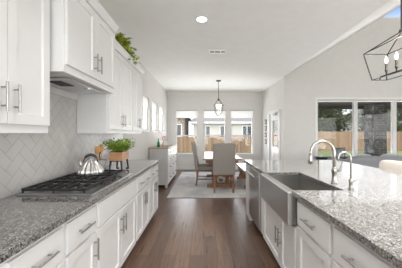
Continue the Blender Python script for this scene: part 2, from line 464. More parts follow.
# ================================================================== mesh helpers
class MB:
    def __init__(s): s.bm = bmesh.new()
    def face(s, pts):
        return s.bm.faces.new([s.bm.verts.new(p) for p in pts])
    def box(s, x0, x1, y0, y1, z0, z1):
        v = [s.bm.verts.new((x, y, z)) for z in (z0, z1) for y in (y0, y1) for x in (x0, x1)]
        for f in ((0, 2, 3, 1), (4, 5, 7, 6), (0, 1, 5, 4), (2, 6, 7, 3), (0, 4, 6, 2), (1, 3, 7, 5)):
            s.bm.faces.new([v[i] for i in f])
        return s
    def hexa(s, bottom, top):
        """bottom and top: four points each, counter-clockwise from above"""
        b = [s.bm.verts.new(p) for p in bottom]; t = [s.bm.verts.new(p) for p in top]
        s.bm.faces.new(b[::-1]); s.bm.faces.new(t)
        for i in range(4):
            j = (i + 1) % 4
            s.bm.faces.new([b[i], b[j], t[j], t[i]])
        return s
    def cells(s, us, vs, solid, w0, w1, axes):
        """slab with rectangular holes; axes maps (u, v, w) to xyz"""
        vert = {}
        def P(i, j, k):
            key = (i, j, k)
            if key not in vert:
                u, v, w_ = us[i], vs[j], (w0, w1)[k]
                p = [0, 0, 0]; p[axes[0]] = u; p[axes[1]] = v; p[axes[2]] = w_
                vert[key] = s.bm.verts.new(p)
            return vert[key]
        n, m = len(us) - 1, len(vs) - 1
        ok = [[solid((us[i] + us[i + 1]) / 2, (vs[j] + vs[j + 1]) / 2) for j in range(m)] for i in range(n)]
        def S(i, j): return 0 <= i < n and 0 <= j < m and ok[i][j]
        for i in range(n):
            for j in range(m):
                if not ok[i][j]: continue
                s.bm.faces.new([P(i, j, 0), P(i, j + 1, 0), P(i + 1, j + 1, 0), P(i + 1, j, 0)])
                s.bm.faces.new([P(i, j, 1), P(i + 1, j, 1), P(i + 1, j + 1, 1), P(i, j + 1, 1)])
                if not S(i - 1, j): s.bm.faces.new([P(i, j, 0), P(i, j, 1), P(i, j + 1, 1), P(i, j + 1, 0)])
                if not S(i + 1, j): s.bm.faces.new([P(i + 1, j, 0), P(i + 1, j + 1, 0), P(i + 1, j + 1, 1), P(i + 1, j, 1)])
                if not S(i, j - 1): s.bm.faces.new([P(i, j, 0), P(i + 1, j, 0), P(i + 1, j, 1), P(i, j, 1)])
                if not S(i, j + 1): s.bm.faces.new([P(i, j + 1, 0), P(i, j + 1, 1), P(i + 1, j + 1, 1), P(i + 1, j + 1, 0)])
        bmesh.ops.recalc_face_normals(s.bm, faces=s.bm.faces[:])
        return s
    def tube(s, pts, r, n=8, cap=True):
        pts = [Vector(p) for p in pts]
        rs = r if isinstance(r, (list, tuple)) else [r] * len(pts)
        rings = []
        prev = None
        for i, p in enumerate(pts):
            if i == 0: d = pts[1] - pts[0]
            elif i == len(pts) - 1: d = pts[-1] - pts[-2]
            else: d = (pts[i + 1] - pts[i]).normalized() + (pts[i] - pts[i - 1]).normalized()
            d.normalize()
            if prev is None:
                a = Vector((0, 0, 1)) if abs(d.z) < 0.9 else Vector((1, 0, 0))
                u = d.cross(a).normalized()
            else:
                u = (prev - d * prev.dot(d)).normalized()
            prev = u
            v = d.cross(u)
            off = PI / 4 if n == 4 else 0
            rings.append([s.bm.verts.new(p + (u * math.cos(off + 2 * PI * k / n) + v * math.sin(off + 2 * PI * k / n)) * rs[i]) for k in range(n)])
        for a, b in zip(rings, rings[1:]):
            for k in range(n):
                s.bm.faces.new([a[k], a[(k + 1) % n], b[(k + 1) % n], b[k]])
        if cap:
            s.bm.faces.new(rings[0][::-1]); s.bm.faces.new(rings[-1])
        return s
    def lathe(s, prof, n=24, c=(0, 0, 0), flute=0.0, nf=12):
        rings = []
        for r, z in prof:
            ring = []
            for k in range(n):
                a = 2 * PI * k / n
                rr = r * (1 + flute * math.cos(nf * a)) if r > 1e-5 else 1e-4
                ring.append(s.bm.verts.new((c[0] + rr * math.cos(a), c[1] + rr * math.sin(a), c[2] + z)))
            rings.append(ring)
        for a, b in zip(rings, rings[1:]):
            for k in range(n):
                s.bm.faces.new([a[k], a[(k + 1) % n], b[(k + 1) % n], b[k]])
        s.bm.faces.new(rings[0][::-1]); s.bm.faces.new(rings[-1])
        return s
    def shaker(s, x0, x1, z0, z1, y=-0.02, th=0.02, fr=0.058, rec=0.012):
        A = [(x0, z0), (x1, z0), (x1, z1), (x0, z1)]
        B = [(x0 + fr, z0 + fr), (x1 - fr, z0 + fr), (x1 - fr, z1 - fr), (x0 + fr, z1 - fr)]
        e = 0.004
        C_ = [(x0 + fr + e, z0 + fr + e), (x1 - fr - e, z0 + fr + e), (x1 - fr - e, z1 - fr - e), (x0 + fr + e, z1 - fr - e)]
        va = [s.bm.verts.new((x, y, z)) for x, z in A]
        vb = [s.bm.verts.new((x, y, z)) for x, z in B]
        vc = [s.bm.verts.new((x, y + rec, z)) for x, z in C_]
        vd = [s.bm.verts.new((x, y + th, z)) for x, z in A]
        for i in range(4):
            j = (i + 1) % 4
            s.bm.faces.new([va[i], va[j], vb[j], vb[i]])
            s.bm.faces.new([vb[i], vb[j], vc[j], vc[i]])
            s.bm.faces.new([va[j], va[i], vd[i], vd[j]])
        s.bm.faces.new(vc); s.bm.faces.new(vd[::-1])
        return s
    def cushion(s, x0, x1, y0, y1, z0, z1, puff=0.0, n=6, p=4.0):
        """rounded upholstered block (superellipsoid)"""
        cx, cy, cz = (x0 + x1) / 2, (y0 + y1) / 2, (z0 + z1) / 2
        ax, ay, az = (x1 - x0) / 2, (y1 - y0) / 2, (z1 - z0) / 2
        tmp = bmesh.new()
        bmesh.ops.create_cube(tmp, size=2)
        bmesh.ops.subdivide_edges(tmp, edges=tmp.edges[:], cuts=n, use_grid_fill=True)
        mp = {}
        for v in tmp.verts:
            q = Vector(v.co)
            l = (abs(q.x) ** p + abs(q.y) ** p + abs(q.z) ** p) ** (1 / p)
            q = q / l
            mp[v] = s.bm.verts.new((cx + q.x * ax, cy + q.y * ay, cz + q.z * az))
        for f in tmp.faces:
            s.bm.faces.new([mp[v] for v in f.verts])
        tmp.free()
        return s
    def leaf(s, p, d, up, L, W):
        d = d.normalized(); side = d.cross(up)
        if side.length < 1e-4: side = d.cross(Vector((1, 0.1, 0)))
        side.normalize(); nn = side.cross(d)
        a = s.bm.verts.new(p)
        b = s.bm.verts.new(p + d * L * 0.45 + side * W / 2 - nn * W * 0.12)
        c = s.bm.verts.new(p + d * L - nn * L * 0.12)
        e_ = s.bm.verts.new(p + d * L * 0.45 - side * W / 2 - nn * W * 0.12)
        m = s.bm.verts.new(p + d * L * 0.5 + nn * W * 0.05)
        for t in ((a, b, m), (b, c, m), (c, e_, m), (e_, a, m)): s.bm.faces.new(t)
    def build(s, name, mat, parent=None, bevel=0.0, smooth=False, seg=2):
        me = bpy.data.meshes.new(name)
        s.bm.to_mesh(me); s.bm.free()
        me.materials.append(mat)
        o = bpy.data.objects.new(name, me)
        COL.objects.link(o)
        if parent is not None: o.parent = parent
        if smooth:
            for p in me.polygons: p.use_smooth = True
        if bevel:
            b = o.modifiers.new('bevel', 'BEVEL'); b.width = bevel; b.segments = seg; b.limit_method = 'ANGLE'; b.angle_limit = math.radians(40)
        return o


def tag(o, label, cat, group=None):
    o['label'] = label; o['category'] = cat
    if group: o['group'] = group
    return o

def thing(name, label, cat, loc=(0, 0, 0), rz=0.0, group=None):
    o = bpy.data.objects.new(name, None)
    o.empty_display_size = 0.1
    COL.objects.link(o)
    o.location = loc; o.rotation_euler = (0, 0, rz)
    return tag(o, label, cat, group)

def struct(o):
    o['kind'] = 'structure'
    return o

def sempty(name, loc=(0, 0, 0), rz=0):
    o = bpy.data.objects.new(name, None); COL.objects.link(o)
    o.location = loc; o.rotation_euler = (0, 0, rz)
    return struct(o)

def copy_tree(o, loc, rz=None, label=None):
    r = o.copy(); COL.objects.link(r); r.location = loc
    if rz is not None: r.rotation_euler = (0, 0, rz)
    if label: r['label'] = label
    for ch in list(o.children):
        c = ch.copy(); COL.objects.link(c); c.parent = r
        for g in list(ch.children):
            d = g.copy(); COL.objects.link(d); d.parent = c
    return r


# ================================================================== room shell
def wall(name, us, vs, holes, w0, w1, axes, mat=None):
    u = sorted(set(list(us) + [h[0] for h in holes] + [h[1] for h in holes]))
    v = sorted(set(list(vs) + [h[2] for h in holes] + [h[3] for h in holes]))
    def solid(a, b): return not any(h[0] < a < h[1] and h[2] < b < h[3] for h in holes)
    return struct(MB().cells(u, v, solid, w0, w1, axes).build(name, mat or M['wall']))

struct(MB().box(LX - 0.15, EX + 0.15, FY - 0.15, BY + 0.15, -0.12, 0.0).build('floor', M['floor']))
# the ground level of the dining bump-out ends at x = RX; patio covers the rest outside
LWIN = [(5.10, 5.75), (6.05, 6.75), (7.05, 7.80)]
LZ0, LZ1 = 1.44, 2.28
BWIN = [(-1.085, -0.225), (-0.02, 0.84), (1.01, 1.885)]
BZ0, BZ1 = 0.57, 2.28
GWX = [3.14, 4.25, 5.34, 6.45, 7.4]
GZ0, GZ1 = 0.12, 2.32
DY0, DY1, DZ = 6.62, 7.56, 2.03

wall('wall_left', (FY, BY + 0.15), (0, CZ + 0.1), [(a, b, LZ0, LZ1) for a, b in LWIN], LX - 0.15, LX, (1, 2, 0))
wall('wall_back', (LX, RX), (0, CZ + 0.1), [(a, b, BZ0, BZ1) for a, b in BWIN], BY, BY + 0.15, (0, 2, 1))
wall('wall_right', (GY + 0.15, BY + 0.15), (0, CZ + 0.1), [(DY0, DY1, 0.0, DZ)], RX, RX + 0.12, (1, 2, 0))
GTX0, GTX1, GTZ0 = 4.98, 5.9, 4.575
wall('wall_garden', (RX, EX), (0, 6.0), [(GWX[0], GWX[-1], GZ0, GZ1), (GTX0, GTX1, GTZ0, 5.99)], GY, GY + 0.15, (0, 2, 1))
RW = [(-1.1, 2.2, 0.25, 2.55), (2.5, 5.6, 0.25, 2.55), (5.9, 9.3, 0.25, 2.55)]  # unseen openings, put in to let fill light reach the room
wall('wall_front', (LX, EX), (0, 6.0), RW, FY - 0.15, FY, (0, 2, 1))
EW = [(-2.1, 1.2, 0.25, 2.55), (1.6, 4.9, 0.25, 2.55)]  # unseen openings, added to light the cabinet fronts
wall('wall_east', (FY, GY), (0, CZ + 0.1), EW, EX, EX + 0.15, (1, 2, 0))

struct(MB().box(LX - 0.15, RX, FY, BY + 0.15, CZ, CZ + 0.12).build('ceiling', M['ceil']))
KX, RG = 4.92, 6.2
kz = CZ + SL * (KX - RX)
zr = kz + 0.95 * (RG - KX)
ze = 3.0
mb = MB()
prof = [(RX, CZ), (KX, kz), (RG, zr), (EX + 0.15, ze)]
for (xa, za_), (xb, zb_) in zip(prof, prof[1:]):
    mb.hexa([(xa, FY, za_), (xb, FY, zb_), (xb, GY, zb_), (xa, GY, za_)], [(xa, FY, za_ + .12), (xb, FY, zb_ + .12), (xb, GY, zb_ + .12), (xa, GY, za_ + .12)])
struct(mb.build('ceiling_vault', M['ceil']))

# tiled backsplash
struct(MB().cells([-0.4, 1.53, 2.45, 3.83], [0.915, 1.37, 1.80], lambda a, b: b < 1.37 or 1.53 < a < 2.45, LX, TX, (1, 2, 0)).build('wall_backsplash', M['tile']))
# baseboards
struct(MB().box(LX, RX, BY - 0.015, BY, 0, 0.13).build('baseboard_back', M['trim'], bevel=0.004))
struct(MB().box(LX, LX + 0.015, 3.86, BY - 0.015, 0, 0.13).build('baseboard_left', M['trim'], bevel=0.004))
mb = MB(); mb.box(RX - 0.015, RX, GY, DY0 - 0.1, 0, 0.13); mb.box(RX - 0.015, RX, DY1 + 0.1, BY - 0.015, 0, 0.13)
struct(mb.build('baseboard_right', M['trim'], bevel=0.004))
struct(MB().box(RX + 0.0, EX, GY - 0.015, GY, 0, 0.115).build('baseboard_garden', M['trim'], bevel=0.004))


def rect_frame(mb, axes, u0, u1, v0, v1, w0, w1, t):
    """picture-frame bars"""
    def bx(a0, a1, b0, b1):
        lo = [0, 0, 0]; hi = [0, 0, 0]
        for ax, (l_, h_) in zip(axes, ((a0, a1), (b0, b1), (w0, w1))): lo[ax] = l_; hi[ax] = h_
        mb.box(lo[0], hi[0], lo[1], hi[1], lo[2], hi[2])
    bx(u0, u0 + t, v0, v1); bx(u1 - t, u1, v0, v1)
    bx(u0 + t, u1 - t, v0, v0 + t); bx(u0 + t, u1 - t, v1 - t, v1)
    return bx

wn = 0
def next_window():
    global wn
    wn += 1
    return sempty('window_%d' % wn)

# three high windows of the left wall
for i, (a, b) in enumerate(LWIN):
    root = next_window()
    mb = MB(); bx = rect_frame(mb, (1, 2, 0), a, b, LZ0, LZ1, LX - 0.11, LX - 0.05, 0.045)
    mb.build('window_frame', M['trim'], root, 0.003)
    MB().box(LX - 0.083, LX - 0.077, a + 0.045, b - 0.045, LZ0 + 0.045, LZ1 - 0.045).build('pane', M['glass'], root)
    MB().box(LX - 0.05, LX + 0.03, a - 0.03, b + 0.03, LZ0 - 0.03, LZ0).build('window_sill', M['trim'], root, 0.004)
    s = MB().box(LX - 0.045, LX - 0.03, a + 0.01, b - 0.01, 2.02, LZ1 - 0.005).build('roller_shade', M['shade'])
    tag(s, 'white shade atop the %s' % ('high side window nearest the kitchen cabinets', 'middle one of three high side windows', 'high side window nearest the dining room corner')[i], 'blind', 'shades of the high windows')
# three windows of the back wall
for i, (a, b) in enumerate(BWIN):
    root = next_window()
    mb = MB(); bx = rect_frame(mb, (0, 2, 1), a, b, BZ0, BZ1, BY + 0.05, BY + 0.11, 0.045)
    bx(a + 0.045, b - 0.045, 1.275, 1.325)
    mb.build('window_frame', M['vinyl'], root, 0.003)
    MB().box(a + 0.045, b - 0.045, BY + 0.078, BY + 0.084, BZ0 + 0.045, 1.275).build('pane', M['glass'], root)
    MB().box(a + 0.045, b - 0.045, BY + 0.078, BY + 0.084, 1.325, BZ1 - 0.045).build('pane', M['glass'], root)
    MB().box(a - 0.03, b + 0.03, BY - 0.03, BY + 0.05, BZ0 - 0.03, BZ0).build('window_sill', M['trim'], root, 0.004)
    s = MB().box(a + 0.012, b - 0.012, BY + 0.02, BY + 0.035, 1.975, BZ1 - 0.035).build('roller_shade', M['shade'])
    tag(s, 'white shade atop the back window %s' % ('closest to the sideboard', 'behind the glass pendant lantern', 'closest to the dining room door')[i], 'blind', 'shades of the back windows')
    # dark headrail
    MB().box(a + 0.012, b - 0.012, BY + 0.012, BY + 0.045, BZ1 - 0.035, BZ1).build('headrail', M['frame'], s)
# living room glazing (four lights)
for i in range(4):
    a, b = GWX[i], GWX[i + 1]
    root = next_window()
    mb = MB(); rect_frame(mb, (0, 2, 1), a, b, GZ0, GZ1, GY + 0.04, GY + 0.12, 0.05)
    mb.build('window_frame', M['vinyl'], root, 0.004)
    MB().box(a + 0.05, b - 0.05, GY + 0.078, GY + 0.084, GZ0 + 0.05, GZ1 - 0.05).build('pane', M['glass'], root)
mb = MB(); rect_frame(mb, (0, 2, 1), GWX[0] - 0.05, GWX[-1] + 0.05, GZ0 - 0.05, GZ1 + 0.05, GY - 0.012, GY, 0.05)
struct(mb.build('trim_1', M['trim'], bevel=0.003))
# gable window under the slope
root = next_window()
def sl(x): return kz + 0.95 * (x - KX)
mb = MB()
t = 0.05
mb.hexa([(GTX0, GY + .03, GTZ0), (GTX1, GY + .03, GTZ0), (GTX1, GY + .1, GTZ0), (GTX0, GY + .1, GTZ0)],
        [(GTX0, GY + .03, GTZ0 + t), (GTX1, GY + .03, GTZ0 + t), (GTX1, GY + .1, GTZ0 + t), (GTX0, GY + .1, GTZ0 + t)])
mb.hexa([(GTX0, GY + .03, sl(GTX0) - t), (GTX1, GY + .03, sl(GTX1) - t), (GTX1, GY + .1, sl(GTX1) - t), (GTX0, GY + .1, sl(GTX0) - t)],
        [(GTX0, GY + .03, sl(GTX0) + t), (GTX1, GY + .03, sl(GTX1) + t), (GTX1, GY + .1, sl(GTX1) + t), (GTX0, GY + .1, sl(GTX0) + t)])
mb.build('window_frame', M['trim'], root)
MB().hexa([(GTX0, GY + .06, GTZ0), (GTX1, GY + .06, GTZ0), (GTX1, GY + .066, GTZ0), (GTX0, GY + .066, GTZ0)],
          [(GTX0, GY + .06, sl(GTX0)), (GTX1, GY + .06, sl(GTX1)), (GTX1, GY + .066, sl(GTX1)), (GTX0, GY + .066, sl(GTX0))]).build('pane', M['glass'], root)
# unseen glazing added behind the camera and on the east side to admit light
for (a, b, c, d) in RW:
    root = next_window()
    mb = MB(); bx = rect_frame(mb, (0, 2, 1), a, b, c, d, FY - 0.11, FY - 0.05, 0.06)
    bx((a + b) / 2 - 0.03, (a + b) / 2 + 0.03, c + 0.06, d - 0.06)
    mb.build('window_frame', M['vinyl'], root)
    MB().box(a + 0.06, b - 0.06, FY - 0.083, FY - 0.077, c + 0.06, d - 0.06).build('pane', M['glass'], root)
for (a, b, c, d) in EW:
    root = next_window()
    mb = MB(); bx = rect_frame(mb, (1, 2, 0), a, b, c, d, EX + 0.05, EX + 0.11, 0.06)
    bx((a + b) / 2 - 0.03, (a + b) / 2 + 0.03, c + 0.06, d - 0.06)
    mb.build('window_frame', M['vinyl'], root)
    MB().box(EX + 0.077, EX + 0.083, a + 0.06, b - 0.06, c + 0.06, d - 0.06).build('pane', M['glass'], root)

# half-glazed door of the dining room
root = sempty('door_1')
mb = MB()
for (a, b, c, d) in ((DY0 - 0.09, DY0, 0, DZ + 0.09), (DY1, DY1 + 0.09, 0, DZ + 0.09), (DY0, DY1, DZ, DZ + 0.09)):
    mb.box(RX - 0.02, RX - 0.001, a, b, c, d)
mb.build('door_casing', M['trim'], root, 0.003)
mb = MB()
gy0, gy1, gz0, gz1 = DY0 + 0.2, DY1 - 0.2, 0.95, 1.80
mb.cells([DY0 + 0.005, gy0, gy1, DY1 - 0.005], [0.012, gz0, gz1, DZ - 0.005], lambda a, b: not (gy0 < a < gy1 and gz0 < b < gz1), RX + 0.02, RX + 0.06, (1, 2, 0))
mb.build('door_leaf', M['trim'], root)
mb = MB(); rect_frame(mb, (1, 2, 0), gy0 - 0.03, gy1 + 0.03, gz0 - 0.03, gz1 + 0.03, RX + 0.008, RX + 0.02, 0.03)
for (y0, y1) in ((DY0 + 0.14, DY0 + 0.44), (DY0 + 0.5, DY1 - 0.14)):
    rect_frame(mb, (1, 2, 0), y0, y1, 0.2, 0.8, RX + 0.010, RX + 0.02, 0.025)
mb.build('panel_moulding', M['trim'], root)
MB().box(RX + 0.036, RX + 0.042, gy0, gy1, gz0, gz1).build('pane', M['glass'], root)
mb = MB(); mb.tube([(RX + 0.02, DY0 + 0.07, 1.0), (RX - 0.03, DY0 + 0.07, 1.0), (RX - 0.035, DY0 + 0.18, 1.0)], 0.011)
mb.box(RX + 0.005, RX + 0.02, DY0 + 0.035, DY0 + 0.105, 0.93, 1.16)
mb.tube([(RX + 0.015, DY0 + 0.07, 1.12), (RX - 0.01, DY0 + 0.07, 1.12)], 0.022, 12)
mb.build('door_handle', M['black'], root)
mb = MB(); mb.box(RX - 0.035, RX + 0.02, DY0 + 0.25, DY0 + 0.5, DZ - 0.09, DZ - 0.03)
mb.build('door_closer', M['nickel'], root, 0.004)


# ================================================================== cabinets
def bar_handle(parent, x, z, y, length, vertical):
    mb = MB()
    h = length / 2
    yb = y - 0.032
    if vertical:
        mb.tube([(x, yb, z - h), (x, yb, z + h)], 0.0065, 10)
        for s in (-0.62, 0.62): mb.tube([(x, y, z + s * h), (x, yb, z + s * h)], 0.005, 8)
    else:
        mb.tube([(x - h, yb, z), (x + h, yb, z)], 0.0065, 10)
        for s in (-0.62, 0.62): mb.tube([(x + s * h, y, z), (x + s * h, yb, z)], 0.005, 8)
    return mb.build('handle', M['nickel'], parent, smooth=False)

def door(root, x0, x1, z0, z1, hx=None, hz=None, hl=0.15, fr=0.058):
    d = MB().shaker(x0, x1, z0, z1, fr=fr).build('door', M['cab'], root, 0.0012, seg=1)
    if hx is not None: bar_handle(d, hx, hz, -0.02, hl, True)
    return d

def drawer(root, x0, x1, z0, z1, handle=True, hl=0.16, shaker=False, name='drawer'):
    if shaker: d = MB().shaker(x0, x1, z0, z1, fr=0.045).build(name, M['cab'], root, 0.0012, seg=1)
    else: d = MB().box(x0, x1, -0.02, 0, z0, z1).build(name, M['cab'], root, 0.003)
    if handle: bar_handle(d, (x0 + x1) / 2, (z0 + z1) / 2, -0.02, hl, False)
    return d

BD = 0.59
def base_body(root, wd, z1=0.876, d=BD):
    mb = MB()
    mb.box(0, wd, 0, d, 0.10, z1)
    mb.build('body', M['cab'], root, 0.0015, seg=1)
    MB().box(0, wd, 0.07, d, 0.0, 0.10).build('toe_kick', M['kick'], root)

G = 0.005
LF = -0.795     # carcass front, left run (door faces at -0.775)
def left_unit(label, y0, y1, kind):
    wd = y1 - y0 - 0.002
    root = thing('base_cabinet', label, 'cabinet', (LF, y0 + 0.001, 0), PI / 2, 'base cabinets under the cooktop counter')
    base_body(root, wd)
    if kind == 'one':
        drawer(root, 0.02, wd - 0.02, 0.672, 0.846, hl=0.17)
        door(root, 0.02, wd - 0.02, 0.115, 0.655, wd - 0.06, 0.55)
    elif kind == 'cook':
        drawer(root, 0.02, wd - 0.02, 0.672, 0.846, handle=False, name='false_drawer_front')
        m = wd / 2
        door(root, 0.02, m - G / 2, 0.115, 0.655, m - 0.035, 0.52, 0.16)
        door(root, m + G / 2, wd - 0.02, 0.115, 0.655, m + 0.035, 0.52, 0.16)
    else:
        m = wd / 2
        drawer(root, 0.02, m - 0.012, 0.672, 0.846, hl=0.10)
        drawer(root, m + 0.012, wd - 0.02, 0.672, 0.846, hl=0.10)
        door(root, 0.02, m - G / 2, 0.115, 0.655, m - 0.035, 0.53, 0.15, fr=0.05)
        door(root, m + G / 2, wd - 0.02, 0.115, 0.655, m + 0.035, 0.53, 0.15, fr=0.05)
    return root

left_unit('white one-drawer base cabinet nearest the camera on the cooktop side', 0.865, 1.247, 'one')
left_unit('white one-drawer base cabinet directly before the cooktop cabinet', 1.247, 1.63, 'one')
left_unit('wide white base cabinet with blank drawer front under the gas cooktop', 1.63, 2.57, 'cook')
left_unit('white two-drawer base cabinet just past the cooktop, under the planter', 2.57, 3.19, 'two')
left_unit('white two-drawer base cabinet at the far counter end near the sideboard', 3.19, 3.80, 'two')

ct = MB().box(TX + 0.002, -0.755, 0.1, 3.83, 0.8765, 0.914).build('countertop', M['granite'], bevel=0.004)
tag(ct, 'speckled grey granite countertop along the tiled wall, under the gas cooktop', 'countertop')

# ---- upper cabinets
UF = -1.065
def crown(mb, x0, x1, z, hgt=0.09, out=0.055, ends=(1, 1), y1=0.33):
    a = [(x0, -0.02), (x1, -0.02), (x1, y1), (x0, y1)]
    b = [(x0 - out * ends[0], -0.02 - out), (x1 + out * ends[1], -0.02 - out), (x1 + out * ends[1], y1), (x0 - out * ends[0], y1)]
    mb.hexa([(p[0], p[1], z) for p in a], [(p[0], p[1], z + hgt * 0.75) for p in b])
    mb.hexa([(p[0], p[1], z + hgt * 0.75) for p in b], [(p[0], p[1], z + hgt) for p in b])

def upper(label, y0, y1, z0, z1, dep, doors, ends, name='wall_cabinet', hz=None, crn=0.09, fw=0.0, db=0.05, group='upper cabinets of the cooktop wall', co_=0.04):
    wd = y1 - y0
    front = TX + 0.003 + dep
    root = thing(name, label, 'cabinet', (front, y0, 0), PI / 2, group)
    MB().box(0, wd, 0, dep, z0, z1).build('body', M['cab'], root, 0.002, seg=1)
    mb = MB(); crown(mb, 0, wd, z1, crn, co_, ends, dep)
    mb.build('crown', M['cab'], root)
    for (a, b, hx) in doors:
        door(root, a - y0, b - y0, z0 + db, z1 - 0.02, hx - y0 if hx else None, hz, 0.155)
    return root

upper('white upper cabinet nearest the camera, beside the hood', 0.50, 1.525, 1.365, 2.44, 0.327,
      [(0.515, 0.848, None), (0.852, 1.186, 1.150), (1.190, 1.512, 1.228)], (0, 0), hz=1.555)
upper('deeper white cabinet over the cooktop, raised above its neighbours', 1.548, 2.415, 1.795, 2.455, 0.415,
      [(1.565, 1.979, 1.945), (1.985, 2.40, 2.02)], (1, 1), name='range_hood_cabinet', hz=1.98, crn=0.08, db=0.055, co_=0.022)
upper('white upper cabinet right after the hood, topped by trailing ivy', 2.442, 3.27, 1.365, 2.37, 0.327,
      [(2.46, 2.855, 2.822), (2.86, 3.255, 2.893)], (0, 0), hz=1.53, crn=0.075, co_=0.03)
upper('narrower white upper cabinet ending the far counter run', 3.272, 3.82, 1.365, 2.37, 0.327,
      [(3.288, 3.544, 3.514), (3.549, 3.805, 3.58)], (0, 1), hz=1.53, crn=0.075, co_=0.03)
# vent insert under the hood cabinet
root = thing('range_hood_insert', 'flat stainless vent insert under the cabinet over the cooktop', 'range hood', (-1.17, 1.98, 1.795))
MB().box(-0.13, 0.13, -0.28, 0.28, -0.012, -0.0005).build('panel', M['steel'], root, 0.003)
mb = MB()
for i in range(7): mb.box(-0.09, 0.03, -0.2 + i * 0.028, -0.185 + i * 0.028, -0.016, -0.012)
mb.build('filter_slats', M['ventdark'], root)
MB().tube([(0.08, 0.12, -0.012), (0.08, 0.12, -0.018)], 0.035, 16).build('hood_light', M['steel'], root)
st = MB().box(TX, TX + 0.02, 1.55, 2.43, 1.73, 1.795).build('trim_2', M['vinyl'], bevel=0.002); struct(st)

# ---- gas cooktop
cook = thing('gas_cooktop', 'stainless gas cooktop with black grates set in the granite counter', 'cooktop', (-1.085, 2.05, 0.914))
MB().box(-0.265, 0.285, -0.445, 0.445, 0.0005, 0.012).build('steel_tray', M['steel'], cook, 0.005)
MB().box(-0.25, 0.225, -0.432, 0.432, 0.012, 0.0145).build('burner_plate', M['steel'], cook, 0.002)
for i in range(3):
    y0 = -0.428 + i * 0.2875
    y1 = y0 + 0.281
    mb = MB()
    z0, z1 = 0.030, 0.050
    def gbar(a, b, c, d): mb.box(a, b, c, d, z0, z1)
    for (a, b, c, d) in ((-0.245, 0.215, y0, y0 + 0.013), (-0.245, 0.215, y1 - 0.013, y1), (-0.245, -0.232, y0, y1), (0.202, 0.215, y0, y1)):
        gbar(a, b, c, d)
    ym = (y0 + y1) / 2
    gbar(-0.245, 0.215, ym - 0.006, ym + 0.006)
    for xx in (-0.17, -0.085, 0.055, 0.14): gbar(xx - 0.0075, xx + 0.0075, y0 + 0.05, y1 - 0.06)
    gbar(-0.022, -0.009, y0, y1)
    for xx in (-0.243, -0.02, 0.203):
        for yy in (y0 + 0.002, y1 - 0.012): mb.box(xx, xx + 0.011, yy, yy + 0.011, 0.014, z0 + 0.002)
    mb.build('grate', M['iron'], cook, 0.002, seg=1)
for (x, y) in ((-0.13, -0.2875), (0.09, -0.2875), (-0.02, 0), (-0.13, 0.2875), (0.09, 0.2875)):
    MB().lathe([(0.045, 0.0145), (0.045, 0.022), (0.034, 0.024), (0.034, 0.030), (0.028, 0.032)], 20, (x, y, 0)).build('burner', M['steel'], cook)
for k in range(5):
    MB().lathe([(0.017, 0.012), (0.016, 0.026), (0.013, 0.028)], 16, (0.254, -0.16 + k * 0.08, 0)).build('knob', M['black'], cook)

# ---- island
IF = 0.735      # carcass front; faces at 0.715
def isl_unit(name, label, y_far, y_near, group='base cabinets of the island'):
    return thing(name, label, 'cabinet', (IF, y_far - 0.001, 0), -PI / 2, group), y_far - y_near - 0.002

root, wd = isl_unit('base_cabinet', 'white end panel cabinet finishing the island beyond the dishwasher', 3.82, 3.50)
MB().box(0, wd, -0.02, BD, 0.0, 0.8755).build('end_panel', M['cab'], root, 0.002)
root, wd = isl_unit('dishwasher', 'stainless dishwasher built into the island beside the farmhouse sink', 3.50, 2.87, None)
root['category'] = 'dishwasher'
MB().box(0.003, wd - 0.003, 0.0, 0.56, 0.10, 0.872).build('body', M['kick'], root)
MB().box(0.006, wd - 0.006, -0.028, -0.001, 0.115, 0.868).build('door', M['steel'], root, 0.006)
mb = MB(); mb.tube([(0.05, -0.075, 0.79), (wd - 0.05, -0.075, 0.79)], 0.012, 12)
for xx in (0.09, wd - 0.09): mb.tube([(xx, -0.02, 0.79), (xx, -0.075, 0.79)], 0.009, 8)
mb.build('handle', M['steel'], root)
MB().box(0.006, wd - 0.006, 0.06, 0.56, 0.0, 0.10).build('toe_kick', M['blackplastic'], root)

SY0, SY1 = 1.755, 2.615      # sink along the counter
root, wd = isl_unit('sink_cabinet', 'white two-door cabinet under the farmhouse sink', 2.87, 1.735)
mb = MB(); mb.box(0, wd, 0, BD, 0.10, 0.63)
mb.box(0, 0.245, 0, BD, 0.63, 0.8755); mb.box(wd - 0.012, wd, 0, BD, 0.63, 0.8755)
mb.build('body', M['cab'], root)
MB().box(0, wd, 0.07, BD, 0.0, 0.10).build('toe_kick', M['kick'], root)
a, b = 2.869 - 2.70, wd - 0.02
m = 2.869 - 2.10
door(root, a, m - G / 2, 0.115, 0.618, m - 0.035, 0.40, 0.16)
door(root, m + G / 2, b, 0.115, 0.618, m + 0.035, 0.40, 0.16)
for lab, yf, yn in (('white island drawer cabinet next to the sink, on its near side', 1.735, 1.255),
                    ('white island drawer cabinet second along from the sink', 1.255, 0.775)):
    root, wd = isl_unit('base_cabinet', lab, yf, yn)
    base_body(root, wd)
    drawer(root, 0.02, wd - 0.02, 0.672, 0.846, hl=0.17)
    door(root, 0.02, wd - 0.02, 0.115, 0.655)
# back of the island (seating side)
bk = MB().box(1.345, 1.95, 0.78, 3.815, 0.0, 0.8755).build('island_back_panel', M['cab'], bevel=0.003)
tag(bk, 'white panelled island base on the seating side, below the stone top', 'island')

SXR = 1.115
ict = MB().cells([0.695, SXR, 2.27], [0.1, SY0 + 0.012, SY1 - 0.012, 3.85], lambda x, y: not (x < SXR and SY0 + 0.012 < y < SY1 - 0.012), 0.8765, 0.914, (0, 1, 2)).build('island_countertop', M['granite'], bevel=0.004)
tag(ict, 'large speckled granite island top around the farmhouse sink', 'countertop')

sink = thing('farmhouse_sink', 'stainless apron-front farmhouse sink set into the island', 'sink', (0, 0, 0))
